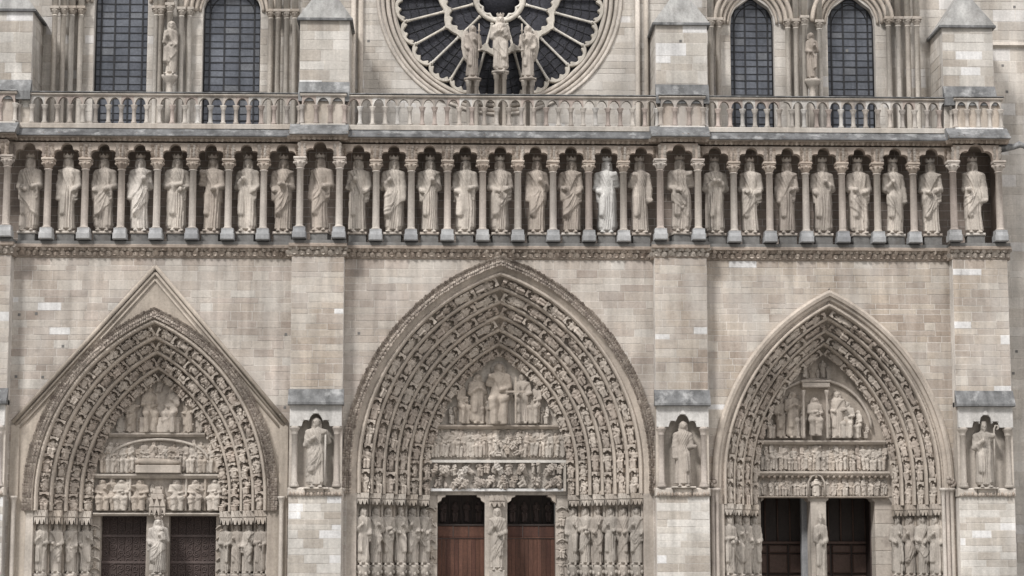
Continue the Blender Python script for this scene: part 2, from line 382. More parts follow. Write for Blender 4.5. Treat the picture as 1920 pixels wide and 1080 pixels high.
# ------------------------------------------------------------------ statues: one continuous carved surface each
def cap(P, a, b, ra, rb):
    a, b = np.array(a), np.array(b); ab = b - a; t = np.clip(((P - a) @ ab) / (ab @ ab), 0, 1)
    return np.linalg.norm(P - a - t[..., None] * ab, axis=-1) - (ra + (rb - ra) * t)
def ell(P, c, r):
    r = np.array(r); return (np.linalg.norm((P - np.array(c)) / r, axis=-1) - 1) * r.min()
def smin(a, b, k): 
    h = np.clip(.5 + .5 * (b - a) / k, 0, 1); return b + (a - b) * h - k * h * (1 - h)
HANDS = {'waist': (.03, -.13, .57), 'chest': (.035, -.12, .71), 'down': (.125, -.05, .46), 'belt': (.07, -.13, .60), 'up': (.10, -.11, .79), 'cross': (-.04, -.13, .64), 'hip': (.10, -.10, .56), 'out': (.16, -.10, .62)}
def figure(seed, hl='waist', hr='belt', drape='vert', nth=44, nz=84, head='king', seated=False, sway=.0, turn=0., slim=1., beard=True, child=False, mantle=1, bow=0., cinch=1.):
    rg = np.random.RandomState(seed)
    zs = np.concatenate([np.linspace(.045, .80, int(nz * .6)), np.linspace(.805, .995, nz - int(nz * .6))])
    u = np.linspace(-1, 1, nth, endpoint=False); th = math.pi * (.60 * u + .40 * u ** 3)
    TH, Zg = np.meshgrid(th, zs)
    hx = sway * .5 + turn * .006
    def axis(z):
        w = np.clip((z - .80) / .08, 0, 1)
        return sway * np.sin(z * 4.2) * (1 - w) + w * hx, -bow * w - (.045 * np.clip((.52 - z) / .2, 0, 1) if seated else 0 * z)
    cx, cy = axis(zs)
    zt = [0, .1, .3, .45, .56, .64, .72, .79, .825, .85, .87, .90]
    rxv = np.interp(zs, zt, [.124, .117, .106, .106, .104, .090, .102, .108, .090, .058, .040, .034]) * slim
    rxv = rxv * (1 - (1 - cinch) * np.exp(-((zs - .64) / .07) ** 2)); rxv = np.where(zs < .5, rxv * (1 + (1 - cinch) * .5 * (.5 - zs) / .5), rxv)
    ryv = np.interp(zs, zt, [.088, .084, .078, .08, .08, .072, .083, .082, .07, .052, .042, .035])
    ns = 44 if nth > 40 else 28; Rr = np.linspace(.24, 0.0, ns)
    best = np.full(TH.shape, .004); prev = None; done = np.zeros(TH.shape, bool)
    sx, sy = np.sin(TH), -np.cos(TH)
    CX, CY = cx[:, None], cy[:, None]; RX, RY = rxv[:, None], ryv[:, None]
    def sd(Rv):
        X, Y = CX + sx * Rv, CY + sy * Rv; P = np.stack([X, Y, Zg], -1)
        d = (np.sqrt(((X - CX) / RX) ** 2 + ((Y - CY) / RY) ** 2) - 1) * RY
        d = np.where(Zg > .90, 9, d); d = np.where(Zg < .078, d + .045, d)
        for s_, hn in ((-1, hl), (1, hr)):
            hp = HANDS[hn]; h = (s_ * hp[0], hp[1], hp[2]); sh = (s_ * .098 * slim, 0, .785)
            el = (s_ * (.122 if hn != 'up' else .135) * slim, -.015, .615 if hn not in ('up',) else .66)
            d = smin(d, cap(P, sh, el, .04, .036), .03); d = smin(d, cap(P, el, h, .036, .022), .018)
            d = smin(d, ell(P, (h[0], h[1] - .004, h[2]), (.024, .022, .03)), .01)
            if hn in ('waist', 'chest', 'belt', 'cross', 'hip'):                       # sleeve falling from the forearm
                mid = ((el[0] * .55 + h[0] * .45), el[1] * .4 + h[1] * .6, (el[2] + h[2]) / 2)
                d = smin(d, cap(P, mid, (mid[0] * 1.05, mid[1] * .75, mid[2] - (.15 if hn != 'chest' else .08)), .022, .010), .012)
        if seated:
            for s_ in (-1, 1):
                d = smin(d, cap(P, (s_ * .055, 0, .47), (s_ * .075, -.15, .43), .06, .052), .03)
                d = smin(d, cap(P, (s_ * .075, -.14, .42), (s_ * .065, -.13, .05), .05, .045), .03)
        else:
            kn = -1 if seed % 2 else 1
            d = smin(d, cap(P, (kn * .045, -.05, .5), (kn * .055, -.075, .28), .045, .036), .03)
        for s_ in (-1, 1): d = smin(d, cap(P, (s_ * .05, -.05, .05), (s_ * .065, -.125, .05), .03, .022), .008)
        # head
        hy = -.012 - bow; tx = turn * .02
        hd = ell(P, (hx, hy, .916), (.047, .055, .066))
        hd = smin(hd, ell(P, (hx + tx, hy - .053, .912), (.010, .017, .018)), .008)       # nose
        hd = smin(hd, ell(P, (hx + tx, hy - .044, .933), (.034, .015, .008)), .006)       # brow
        if head in ('king', 'hair'):
            for s_ in (-1, 1): hd = smin(hd, cap(P, (hx + s_ * .045, hy + .012, .935), (hx + s_ * .050, hy + .01, .862), .019, .022), .008)
            hd = smin(hd, ell(P, (hx, hy + .018, .935), (.057, .053, .050)), .01)
        if head == 'veil':
            hd = smin(hd, ell(P, (hx, hy + .026, .93), (.060, .052, .058)), .012)
            for s_ in (-1, 1): hd = smin(hd, cap(P, (hx + s_ * .048, hy + .018, .92), (s_ * .07, .01, .80), .02, .03), .015)
        if head == 'mitre': hd = smin(hd, ell(P, (hx, hy, .965), (.045, .035, .05)), .008)
        if beard and head != 'veil': hd = smin(hd, cap(P, (hx + tx, hy - .040, .882), (hx + tx, hy - .042, .846), .024, .013), .008)
        d = smin(d, hd, .01)
        d = smin(d, cap(P, (hx * .5, 0, .82), (hx, hy, .90), .036, .032), .015)
        if child:
            d = smin(d, cap(P, (.085, -.10, .64), (.075, -.11, .74), .036, .03), .015); d = smin(d, ell(P, (.07, -.115, .80), (.027, .027, .033)), .008)
        return d
    for i in range(ns):
        d = sd(Rr[i])
        if prev is not None:
            hit = (d < 0) & ~done
            t = prev / (prev - d + 1e-9); best = np.where(hit, Rr[i - 1] + (Rr[i] - Rr[i - 1]) * np.clip(t, 0, 1), best); done |= hit
        prev = d
    r = best
    # drapery
    x = np.sin(TH); front = np.clip(np.cos(TH) * 1.5 + .6, 0, 1)
    low = np.clip((.62 - Zg) / .1, 0, 1); tor = np.clip((.86 - Zg) / .05, 0, 1) * (1 - low)
    nf = rg.choice([15, 17, 19]); ph = rg.rand() * 6
    ridge = lambda q: 1 - np.abs(np.sin(q)) * 1.0
    fold = low * (.024 * ridge(TH * nf / 2 + ph + .9 * np.sin(Zg * 5 + ph) + .5 * np.sin(Zg * 13)) * (.55 + .45 * np.sin(TH * 3 + ph)) - .010)
    if drape in ('diag', 'cat'):
        s_ = 1 if seed % 3 else -1; z0 = rg.uniform(.26, .34)
        m_ = np.clip((Zg - z0 - .12 * s_ * x) / .02, 0, 1) * low * front; fold = fold * (1 - .75 * m_) + .012 * m_
        for j in range(6):
            zc = rg.uniform(.30, .62); sl = s_ * rg.uniform(.10, .34) if drape == 'diag' else rg.uniform(-.12, .12); cv = rg.uniform(0, .12) if drape == 'diag' else rg.uniform(.14, .30)
            dz = Zg - zc - sl * x - cv * x * x; w_ = np.exp(-((x - rg.uniform(-.5, .5)) / .55) ** 2)
            fold += m_ * w_ * rg.uniform(.010, .019) * (np.exp(-np.abs(dz) / .011) - .6 * np.exp(-((dz + .022) / .012) ** 2))
    fold += tor * .008 * (ridge(TH * 5 + x * 3 + Zg * (34 if mantle else 50) * (1 if seed % 2 else -1) + ph) - .5) * front
    if mantle:                                                           # mantle thrown over one shoulder or hanging at both sides
        if mantle == 1: e = np.clip((np.abs(x) - .55 - .10 * np.sin(Zg * 9 + ph)) / .06, 0, 1) * np.clip((Zg - .10) / .02, 0, 1)
        else:
            s_ = 1 if mantle == 2 else -1; e = np.clip((Zg - .60 + s_ * x * .20) / .015, 0, 1)
        fold += .017 * e * np.clip((.845 - Zg) / .02, 0, 1)
    fold += (rg.rand(*r.shape) - .5) * .003
    msk = np.clip((.855 - Zg) / .02, 0, 1) * np.clip((Zg - .06) / .03, 0, 1)
    r = r + fold * msk
    if head in ('king', 'hair'):                                         # locks of hair and beard
        hm = np.clip((Zg - .86) / .02, 0, 1) * np.clip((np.abs(TH) - .75) / .2, 0, 1); r = r + hm * .004 * np.sin(TH * 22 + Zg * 60)
    hem = Zg < .065; r = np.where(hem, r * .97, r)
    X, Y = CX + sx * r, CY + sy * r
    v = np.stack([X, Y, Zg], -1).reshape(-1, 3)
    nzz = len(zs); f = []
    for i in range(nzz - 1):
        for k in range(nth):
            j = (k + 1) % nth; f.append((i * nth + k, i * nth + j, (i + 1) * nth + j, (i + 1) * nth + k))
    top = len(v); v = np.concatenate([v, [[hx, -.01 - bow, 1.0 if head != 'king' else .992], [0, 0, .04]]])
    for k in range(nth):
        j = (k + 1) % nth; f.append(((nzz - 1) * nth + k, (nzz - 1) * nth + j, top)); f.append((j, k, top + 1))
    v[:, 2] = (v[:, 2] - .04) / .96
    return v, f, (hx, -.004 - bow)
def crown_mesh(n=8):
    mb = MB(); v, f = [], []; N = n * 4
    for k in range(N):
        a = 2 * math.pi * k / N; p = [1.0, .35, .15, .35][k % 4] * .036
        for (rr, z) in ((.056, .0), (.066, .022 + p), (.058, .022 + p), (.050, 0)): v.append((rr * math.sin(a), -rr * math.cos(a), z))
    for k in range(N):
        j = (k + 1) % N
        for q in range(4):
            w = (q + 1) % 4; f.append((k * 4 + q, j * 4 + q, j * 4 + w, k * 4 + w))
    return mb.add(v, f).mesh('crown')
CROWN = crown_mesh()
def statue(name, px, py_top, py_bot, Y, label, cat='statue', group=None, mat='king', crown=False, wid=1.0, rz=0, plinth=None, x=None, **kw):
    xx, z0 = at(px, py_bot, Y); z1 = ZZ(px, py_top, Y); H = z1 - z0
    if x is not None: xx = x
    root = empty(name, None, (xx, Y, z0), label, cat, group, rz)
    v, f, hc = figure(**kw)
    mb = MB(); mb.add(v * np.array((H * wid, H * wid, H * (.965 if crown else 1))), f, True); mb.build('figure', M[mat], root)
    if crown:
        obj('crown', CROWN, M[mat], root, loc=(hc[0] * H * wid, hc[1] * H * wid, H * .935), scale=(H * wid, H * wid, H))
    if plinth:
        a, b, h = plinth; p = MB(); p.cbox(-a, a, -b, b * 1.3, -h, .012, .03); p.build('plinth', M['stone'], root)
    return root, H

# ------------------------------------------------------------------ gallery of kings
KX = [54, 126, 194, 262, 330, 397, 463, 530, 601, 671, 737, 805, 872, 938, 1006, 1071, 1137, 1201, 1275, 1342, 1408, 1477, 1543, 1611, 1676, 1748, 1828]
CXS = [12, 89, 159, 227, 294, 361, 428, 494, 562, 636, 705, 771, 839, 905, 971, 1037, 1104, 1169, 1238, 1309, 1376, 1443, 1511, 1579, 1645, 1713, 1788, 1874]
YC, YCB, YK, YKB = -.25, -.80, .22, -.25        # column lines in the bays and on the buttresses, king lines
def onb(px): return px < 16 or 555 < px < 642 or 1230 < px < 1316 or px > 1780
gal = empty('kings_gallery', cathedral)
gz = {k: ZZ(938, y, YC) for k, y in dict(ledge=456, base=453, shaft=432, cap=324, aba=302, arc=284, fri=283, lip=263, slope=240).items()}
zl = ZZ(938, 458, -.7)
# string course below the kings, ledge, back wall, roof slab
def strip_runs():
    runs = []; e = [bx['LO'], bx['LM'], bx['RM'], bx['RO']]; x = e[0][0] - .1
    for i, (a, b) in enumerate(e):
        runs.append((a - .12, b + .12, True))
        if i < 3: runs.append((b + .12, e[i + 1][0] - .12, False))
    return runs
RUNS = strip_runs()
lobe = [(.012, -.11), (.07, -.07), (.075, 0), (.05, .06), (.012, .09)]
for a, b, but in RUNS:
    y = -.55 if but else 0
    m = MB(); z0, z1 = zG, zl
    m.extr_x([(.5, z0), (y - .02, z0), (y - .06, z0 + .04), (y - .06, z0 + .1), (y - .08, z0 + .3), (y - .22, z1 - .17), (y - .32, z1 - .13), (y - .32, z1 - .03), (y - .29, z1), (.5, z1)], a, b)
    m.build('string_course', M['friezebg'], gal)
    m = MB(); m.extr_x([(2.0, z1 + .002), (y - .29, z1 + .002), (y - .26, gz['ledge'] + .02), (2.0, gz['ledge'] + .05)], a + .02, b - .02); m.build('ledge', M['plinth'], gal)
    lf = MB(); n = max(3, int((b - a) / .27)); rr = random.Random(int(a * 10) + 500)
    for row, (dz, dy, sc_) in enumerate(((.15, -.10, 1.45), (.38, -.19, 1.15))):
        for i in range(n):
            x = a + (b - a) * (i + (.5 if row else .25)) / n; ang = (.5 if (i + row) % 2 else -.5) + rr.uniform(-.15, .15)
            for q in (-1, 1): leaf_at(lf, (x + q * .02, y + dy + .03, z0 + dz - .10 * (1 if row else .6)), .20 if row else .22, q * .75 + ang * .3, rr)
            leaf_at(lf, (x + .13, y + dy + .04, z0 + dz + .10), .16, 3.1, rr)
    lf.build('carved_leaves', M['frieze'] if not but else M['relief'], gal, kind='stuff')
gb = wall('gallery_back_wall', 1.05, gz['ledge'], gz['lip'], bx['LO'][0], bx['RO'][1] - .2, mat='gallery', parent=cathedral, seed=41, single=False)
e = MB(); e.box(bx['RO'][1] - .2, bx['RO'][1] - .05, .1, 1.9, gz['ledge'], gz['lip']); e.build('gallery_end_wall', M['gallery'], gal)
# columns
def column_mesh(h, bh, ch):
    c = MB(); r = .152
    c.lathe([(r + .05, bh), (r + .06, bh + .04), (r + .01, bh + .07), (r, bh + .12), (r - .015, h - ch), (r + .03, h - ch + .02), (r + .01, h - ch + .05)], 14)
    k = MB(); k.lathe([(r - .02, h - ch + .03), (r + .02, h - ch + .12), (r + .06, h - ch + .2), (r + .12, h - .17)], 12)
    for i in range(8):                                    # crocket leaves
        a = 2 * math.pi * i / 8; k.lathe([(.01, -.06), (.045, -.02), (.05, .03), (.01, .06)], 6, ((r + .10) * math.cos(a), (r + .10) * math.sin(a), h - .22))
    a = .27
    k.cbox(-a + .03, a - .03, -a + .03, a - .03, h - .165, h - .10, .02); k.cbox(-a, a, -a, a, h - .10, h, .03)
    b = MB(); b.cbox(-.285, .285, -.285, .285, 0, bh * .55, .03)
    b.extr_x([(-.285, bh * .55 - .03), (-.225, bh * .82), (-.225, bh), (.225, bh), (.225, bh * .82), (.285, bh * .55 - .03)], -.25, .25)
    return c.mesh('shaft'), k.mesh('capital'), b.mesh('base')
hC = gz['aba'] - gz['base'] 
cs, ck, cb = column_mesh(hC, gz['shaft'] - gz['base'], gz['aba'] - gz['cap'])
COLX = []
for px in CXS + [-70]:
    y = YCB if onb(px) else YC; x = XX(px, 380, y); COLX.append((x, y))
    c = empty('column', cathedral, (x, y, gz['base']))
    obj('column_shaft', cs, M['shaft'], c); obj('capital', ck, M['frieze'] if not onb(px) else M['shaft'], c); obj('column_base', cb, M['base'], c)
COLX.sort()
# trefoil arcade heads between the columns, leaf frieze over them
def tre(x, s):
    z = 0
    for (px, pz, pr) in ((0, .36, .25), (-.33, .13, .21), (.33, .13, .21)):
        q = (pr * s) ** 2 - (x - px * s) ** 2
        if q > 0: z = max(z, pz + math.sqrt(q))
    return z
for i in range(len(COLX) - 1):
    (xa, ya), (xb, yb) = COLX[i], COLX[i + 1]; yy = max(ya, yb) if ya != yb else ya
    n = MB(); K = 40; w = (xb - xa) / 2; cx = (xa + xb) / 2; top = gz['fri'] - gz['aba'] + .22
    for k in range(K):
        x0, x1 = -w + 2 * w * k / K, -w + 2 * w * (k + 1) / K; s_ = w / .74
        n.prism([(cx + x0, gz['aba'] + .002 + tre(x0, s_)), (cx + x1, gz['aba'] + .002 + tre(x1, s_)), (cx + x1, gz['aba'] + top), (cx + x0, gz['aba'] + top)], yy - .17, yy + .20)
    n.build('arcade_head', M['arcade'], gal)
    rr = random.Random(i + 90); lf = MB()
    for (sx) in (-1, 1):                                   # carved foliage blocks standing on the capitals
        for q in range(5):
            for u_ in (-1, 1): leaf_at(lf, (cx + sx * (w - .08) + u_ * .06, yy - .15, gz['aba'] + .02 + q * .105), .15, u_ * .6, rr)
    lf.build('arcade_leaves', M['shaft'] if i % 2 else M['frieze'], gal, kind='stuff')
for a, b, but in RUNS:
    y = YCB if but else YC; z0 = gz['aba'] + .50; zt = gz['lip']
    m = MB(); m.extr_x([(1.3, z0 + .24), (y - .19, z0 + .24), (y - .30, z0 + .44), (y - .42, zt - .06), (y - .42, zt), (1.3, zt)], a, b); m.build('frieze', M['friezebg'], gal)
    lf = MB(); n = max(3, int((b - a) / .21)); rr = random.Random(int(a * 10) + 900)
    for row, (dz, dy) in enumerate(((.30, -.22), (.46, -.34))):
        for i in range(n):
            x = a + (b - a) * (i + (.5 if row else 0.1)) / n
            for u_ in (-1, 1): leaf_at(lf, (x + u_ * .03, y + dy + .04, z0 + dz - .08), .16, u_ * .7, rr)
    lf.build('frieze_leaves', M['frieze'], gal, kind='stuff')
    m = MB(); o_ = .5
    m.extr_x([(2.2, zt + .004), (y - o_, zt + .004), (y - o_, zt + .05), ((YC - .36) if but else (y + .1), gz['slope'] + (.04 if but else .06)), (2.2, gz['slope'] + .10)], a - .02 if but else a, b + .02 if but else b)
    m.build('weathering', M['lead'], gal)
# kings
P = [('waist', 'belt', 'diag', 1), ('down', 'hip', 'vert', 2), ('hip', 'waist', 'diag', 1), ('down', 'chest', 'diag', 3), ('cross', 'waist', 'vert', 1), ('up', 'waist', 'vert', 2), ('chest', 'hip', 'vert', 1), ('hip', 'cross', 'diag', 3),
     ('down', 'belt', 'diag', 2), ('chest', 'hip', 'vert', 2), ('chest', 'down', 'diag', 1), ('hip', 'chest', 'vert', 3), ('hip', 'belt', 'vert', 1), ('waist', 'belt', 'cat', 1), ('down', 'chest', 'diag', 2), ('belt', 'hip', 'diag', 3), ('hip', 'up', 'vert', 1), ('up', 'down', 'vert', 0),
     ('waist', 'up', 'cat', 1), ('chest', 'chest', 'vert', 1), ('waist', 'hip', 'diag', 2), ('down', 'belt', 'vert', 3), ('hip', 'chest', 'vert', 1), ('belt', 'waist', 'diag', 1), ('chest', 'down', 'diag', 2), ('waist', 'belt', 'diag', 3), ('belt', 'down', 'diag', 2)]
ORD = ['first', 'second', 'third', 'fourth', 'fifth', 'sixth', 'seventh', 'eighth', 'ninth']
def king_label(i):
    hand = {'up': 'raised hand', 'chest': 'hand on chest', 'waist': 'hands at waist', 'down': 'lowered arm', 'cross': 'crossed arms', 'belt': 'hand at belt', 'hip': 'hand at hip'}[P[i][0]]
    if i == 16: return 'clean white crowned stone king, much paler than the other kings in the arcade'
    if i == 8: return 'crowned stone king on the buttress between the gabled portal and the middle portal'
    if i == 18: return 'crowned stone king on the buttress between the middle portal and the open-doored portal'
    if i == 26: return 'crowned stone king on the end buttress, last of the row beside the set-back wall'
    if i < 8: return f'crowned stone king with {hand}, {ORD[7 - i]} from the rose side above the gabled portal'
    if i < 18: return f'crowned stone king with {hand}, {ORD[i - 9]} from the gable side above the middle portal'
    return f'crowned stone king with {hand}, {ORD[i - 19]} from the rose side above the open-doored portal'
for i, px in enumerate(KX):
    b_ = onb(px); y = YKB if b_ else YK; hl, hr, dr, mt = P[i]
    yt = 287 + (px - 54) / 1774 * 10 + (-3 if b_ else 0); yb_ = 435.5 + (px - 54) / 1774 * 6 + (-2 if b_ else 0)
    rt, H = statue('king_statue', px, yt, yb_, y, king_label(i), 'statue', 'row of crowned kings', 'kingwhite' if i == 16 else 'king', True, .95 + .06 * RNG.random(),
        rz=RNG.uniform(-.22, .22), nth=64, nz=128, seed=i * 7 + 3 + (i % 2), hl=hl, hr=hr, drape=dr, mantle=mt, sway=RNG.uniform(-.02, .02), turn=RNG.uniform(-1, 1), beard=i % 4 != 1)
    zf = gz['ledge'] + .03; z0 = rt.location.z
    p = MB(); p.cbox(-.40, .40, -.36, .40, -.10, .012, .03); p.build('plinth', M['king'], rt)
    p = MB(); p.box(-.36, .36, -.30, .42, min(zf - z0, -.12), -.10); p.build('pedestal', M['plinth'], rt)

# ------------------------------------------------------------------ balustrade over the kings
bal = empty('balustrade', cathedral)
zb = {k: ZZ(938, y, YC) for k, y in dict(top=181, rail=186, spring=202, foot=237, bot=242).items()}
pitch = .525
def pointed(x, w):                       # small pointed-round arch between two colonnettes
    q = 1 - (x / w) ** 2; return (zb['rail'] - .06 - zb['spring']) * (max(q, 0) ** .5)
hb = zb['spring'] - zb['foot']
bm = MB(); bm.lathe([(.12, 0), (.125, .07), (.088, .12), (.08, hb - .2), (.10, hb - .18), (.095, hb - .15), (.14, hb - .04), (.145, hb)], 10); baluster = bm.mesh('baluster')
for a, b, but in RUNS:
    y = YC - .24 if but else YC - .02
    if but: a, b = a + .40, b - .12
    else: a, b = a - .10, b + .38
    if a < bx['LO'][0]: a = bx['LO'][0]
    m = MB(); m.extr_x([(y + .17, zb['bot'] - .1), (y - .17, zb['bot'] - .1), (y - .17, zb['foot'] - .03), (y - .13, zb['foot']), (y + .13, zb['foot']), (y + .17, zb['foot'] - .03)], a, b); m.build('base_rail', M['wall_pale'], bal)
    m = MB(); m.extr_x([(y - .14, zb['rail']), (y - .20, zb['rail'] + .05), (y - .20, zb['top'] - .03), (y - .15, zb['top']), (y + .15, zb['top']), (y + .20, zb['top'] - .03), (y + .14, zb['rail'])], a - .03, b + .03); m.build('top_rail', M['stone'], bal); m = MB(); m.cbox(a - .05, b + .05, y - .235, y + .23, zb['top'] + .003, zb['top'] + .05, .015); m.build('rail_shade_cap', M['lead'], bal)  # dark cap slab added for the rail overhang's shade and its dark weathering
    n = max(2, round((b - a - .1) / pitch)); pw = (b - a - .1) / n
    for i in range(n + 1):
        x = a + .05 + pw * i
        obj('baluster', baluster, M['baluster'], bal, loc=(x, y, zb['foot']))
    for i in range(n):
        x = a + .05 + pw * (i + .5); w = pw / 2; h = MB(); K = 16
        for k in range(K):
            x0, x1 = -w + 2 * w * k / K, -w + 2 * w * (k + 1) / K
            h.prism([(x + x0, zb['spring'] + pointed(x0, w * .82)), (x + x1, zb['spring'] + pointed(x1, w * .82)), (x + x1, zb['rail'] + .002), (x + x0, zb['rail'] + .002)], y - .11, y + .11)
        h.build('balustrade_arch', M['baluster'], bal)
    if but:
        m = MB(); m.box(a + .06, b - .06, y + .02, y + .10, zb['foot'] - .01, zb['rail'] - .01); m.build('blind_panel', M['wall_warm'], bal)

# ------------------------------------------------------------------ upper storey
YU = 2.1; YP = -.25
zfl = gz['slope'] - .1; zTOP = ZZ(938, -262, YU)
xs = {'LO': (XX(-45, 100, YP), XX(60, 100, YP)), 'LM': (XX(562, 100, YP), XX(655, 100, YP)), 'RM': (XX(1229, 100, YP), XX(1326, 100, YP)), 'RO': (XX(1767, 100, YP), XX(1862, 100, YP))}
RCX, RCZ = at(937, -9, YU); RAD = 232 / FPX * 88 * 1.035
wall('rose_wall', YU, zfl, zTOP, xs['LM'][0] + .61, xs['RM'][1] - .61, [lambda z: None if abs(z - RCZ) > RAD - .1 else (RCX - math.sqrt((RAD - .1) ** 2 - (z - RCZ) ** 2), RCX + math.sqrt((RAD - .1) ** 2 - (z - RCZ) ** 2))], mat='wall_upper', seed=51, single=False)
for px in (662, 676, 1196, 1212):          # slim shafts framing the rose bay
    x = XX(px, 100, YU - .15); c = MB(); c.lathe([(.12, 0), (.11, .1), (.11, zTOP - zfl)], 10, (x, YU - .1, zfl)); c.build('wall_shaft', M['stone'], cathedral)
# lancet windows
def lancet(pxl, pxr, py_s, py_a, Y):
    x0, zs_ = at(pxl, py_s, Y); x1, _ = at(pxr, py_s, Y); za = ZZ((pxl + pxr) / 2, py_a, Y)
    return Arch((x0 + x1) / 2, zs_, (x1 - x0) / 2, za - zs_)
WIN = [lancet(178, 278, 5, -52, YU), lancet(381, 489, 22, -24, YU), lancet(1369, 1451, 45, -6, YU), lancet(1551, 1640, 45, -6, YU)]
wall('window_wall', YU, zfl, zTOP, xs['LO'][0] - 3, xs['LM'][0] + .6, [a.hole(a.w) for a in WIN[:2]], mat='wall_upper', seed=52, single=False, course=.38)
wall('window_wall', YU, zfl, zTOP, xs['RM'][1] - .6, xs['RO'][1] - .1, [a.hole(a.w) for a in WIN[2:]], mat='wall_upper', seed=53, single=False, course=.38)
for wi, A in enumerate(WIN):
    win = empty('lancet_window', cathedral); yg = YU + .42; ncol = 5; rr = random.Random(wi)
    xsn = [-1, -.78, -.28, .26, .76, 1]; zbot = zfl + .3; rows = []; z = zbot
    while z < A.zs + 4: rows.append(z); z += .29 if len(rows) % 2 else .35
    for k in range(ncol):
        for j in range(len(rows) - 1):
            x0, x1 = A.xc + A.w * xsn[k], A.xc + A.w * xsn[k + 1]; za_, zb2 = rows[j], rows[j + 1]; pts = None
            far = max(abs(x0 - A.xc), abs(x1 - A.xc)) - .02; near = min(abs(x0 - A.xc), abs(x1 - A.xc)) if (x0 - A.xc) * (x1 - A.xc) > 0 else 0
            h0, h1 = A.half(A.w, za_), A.half(A.w, zb2)
            if h0 is None or h0 <= near: continue
            h1 = h1 if h1 is not None else 0
            cl = lambda x, h: A.xc + max(-h, min(h, x - A.xc))
            g = .012; pts = [(cl(x0, h0) + g, za_ + g), (cl(x1, h0) - g, za_ + g), (cl(x1, h1) - g, zb2 - g), (cl(x0, h1) + g, zb2 - g)]
            if pts[2][0] < pts[3][0]: pts[2] = (pts[3][0] + .004, pts[2][1])
            if pts[1][0] < pts[0][0] + .01: continue
            xc_, zc_ = (x0 + x1) / 2, (za_ + zb2) / 2; mb = MB(); mb.prism([(p[0] - xc_, p[1] - zc_) for p in pts], -.008, .008)
            po = mb.build('pane', M['glass'], win); po.location = (xc_, yg, zc_); po.rotation_euler = (rr.uniform(-.03, .03), 0, rr.uniform(-.03, .03))
    fr = MB()
    for k in range(1, ncol):
        x = A.xc + A.w * xsn[k]; lo = zbot; hi = A.zs
        while A.half(A.w, hi) is not None and A.half(A.w, hi) > abs(x - A.xc): hi += .03
        fr.box(x - .032, x + .032, yg - .04, yg + .02, lo, hi)
    for j, z in enumerate(rows):
        h = A.half(A.w, z)
        if h: t = .019 if j % 2 == 0 else .009; fr.box(A.xc - h, A.xc + h, yg - .035, yg + .015, z - t, z + t)
    fr.build('glazing_bars', M['bar'], win)
    ed = MB()
    for side in (-1, 1): ed.tube([(lambda p: (p[0], yg - .03, p[1]))(A.pt(A.w - .03, t, side)) for t in [-(A.zs - zbot)] + [k / 14 for k in range(15)]], .035, 6)
    if wi != 0:
        for side in (-1, 1): ed.tube([(lambda p: (p[0], yg - .03, p[1]))(A.pt(A.w * .76, t, side)) for t in [0] + [k / 12 for k in range(1, 13)]], .022, 5)
    ed.build('window_frame', M['bar'], win)
    bk = MB(); bk.box(A.xc - A.w - .3, A.xc + A.w + .3, yg + .05, yg + .1, zfl, zTOP); bk.build('window_backing', M['bar'], win)
# clustered shafts between the windows
def shaft_cluster(xs_px, ycap, Yf, dY=.14):
    cl = empty('shaft_cluster', cathedral); n = len(xs_px)
    for i, px in enumerate(xs_px):
        y = Yf + dY * i; x = XX(px, 100, y); zc = ZZ(px, ycap, y); c = MB(); h = zc - zfl
        c.lathe([(.17, 0), (.17, .3), (.13, .38), (.12, .5), (.112, h - .34), (.14, h - .32), (.12, h - .28)], 12, (x, y, zfl)); c.build('shaft', M['shaftpale'], cl)
        k = MB(); k.lathe([(.11, -.30), (.14, -.2), (.19, -.08), (.2, -.05)], 10, (x, y, zc))
        for q in range(6): k.lathe([(.01, -.06), (.045, 0), (.01, .06)], 6, (x + .17 * math.cos(q * 1.05), y + .17 * math.sin(q * 1.05), zc - .1))
        k.cbox(x - .2, x + .2, y - .2, y + .2, zc - .05, zc + .08, .02); k.build('capital', M['relief'], cl)
        a = MB(); a.lathe([(.14, 0), (.14, zTOP - zc - .08)], 10, (x, y, zc + .08)); a.build('upper_shaft', M['shaftpale'], cl)
shaft_cluster([101, 117, 133, 150], 16, YU - .75, .16)
shaft_cluster([552, 537, 521, 507], 22, YU - .75, .16)
shaft_cluster([317], 10, YU - .5); shaft_cluster([301, 292], 16, YU - .35); shaft_cluster([339, 354], 18, YU - .35)
shaft_cluster([1333, 1347], 38, YU - .4); shaft_cluster([1720, 1703, 1685, 1667], 36, YU - .75, .16)
shaft_cluster([1509], 34, YU - .5); shaft_cluster([1493, 1478], 40, YU - .35); shaft_cluster([1537], 42, YU - .30)
# arch mouldings over the lancets, just at the picture's upper edge
for A in WIN:
    mo = MB()
    for k, (dw, dy, rr) in enumerate(((.12, -.02, .07), (.30, -.12, .09), (.50, -.25, .10), (.72, -.36, .10))):
        for side in (-1, 1): mo.tube([(lambda p: (p[0], YU + dy, p[1]))(A.pt(A.w + dw, t, side)) for t in [k_ / 14 for k_ in range(15)]], rr, 8)
    mo.build('window_arch_moulding', M['arch'], cathedral)
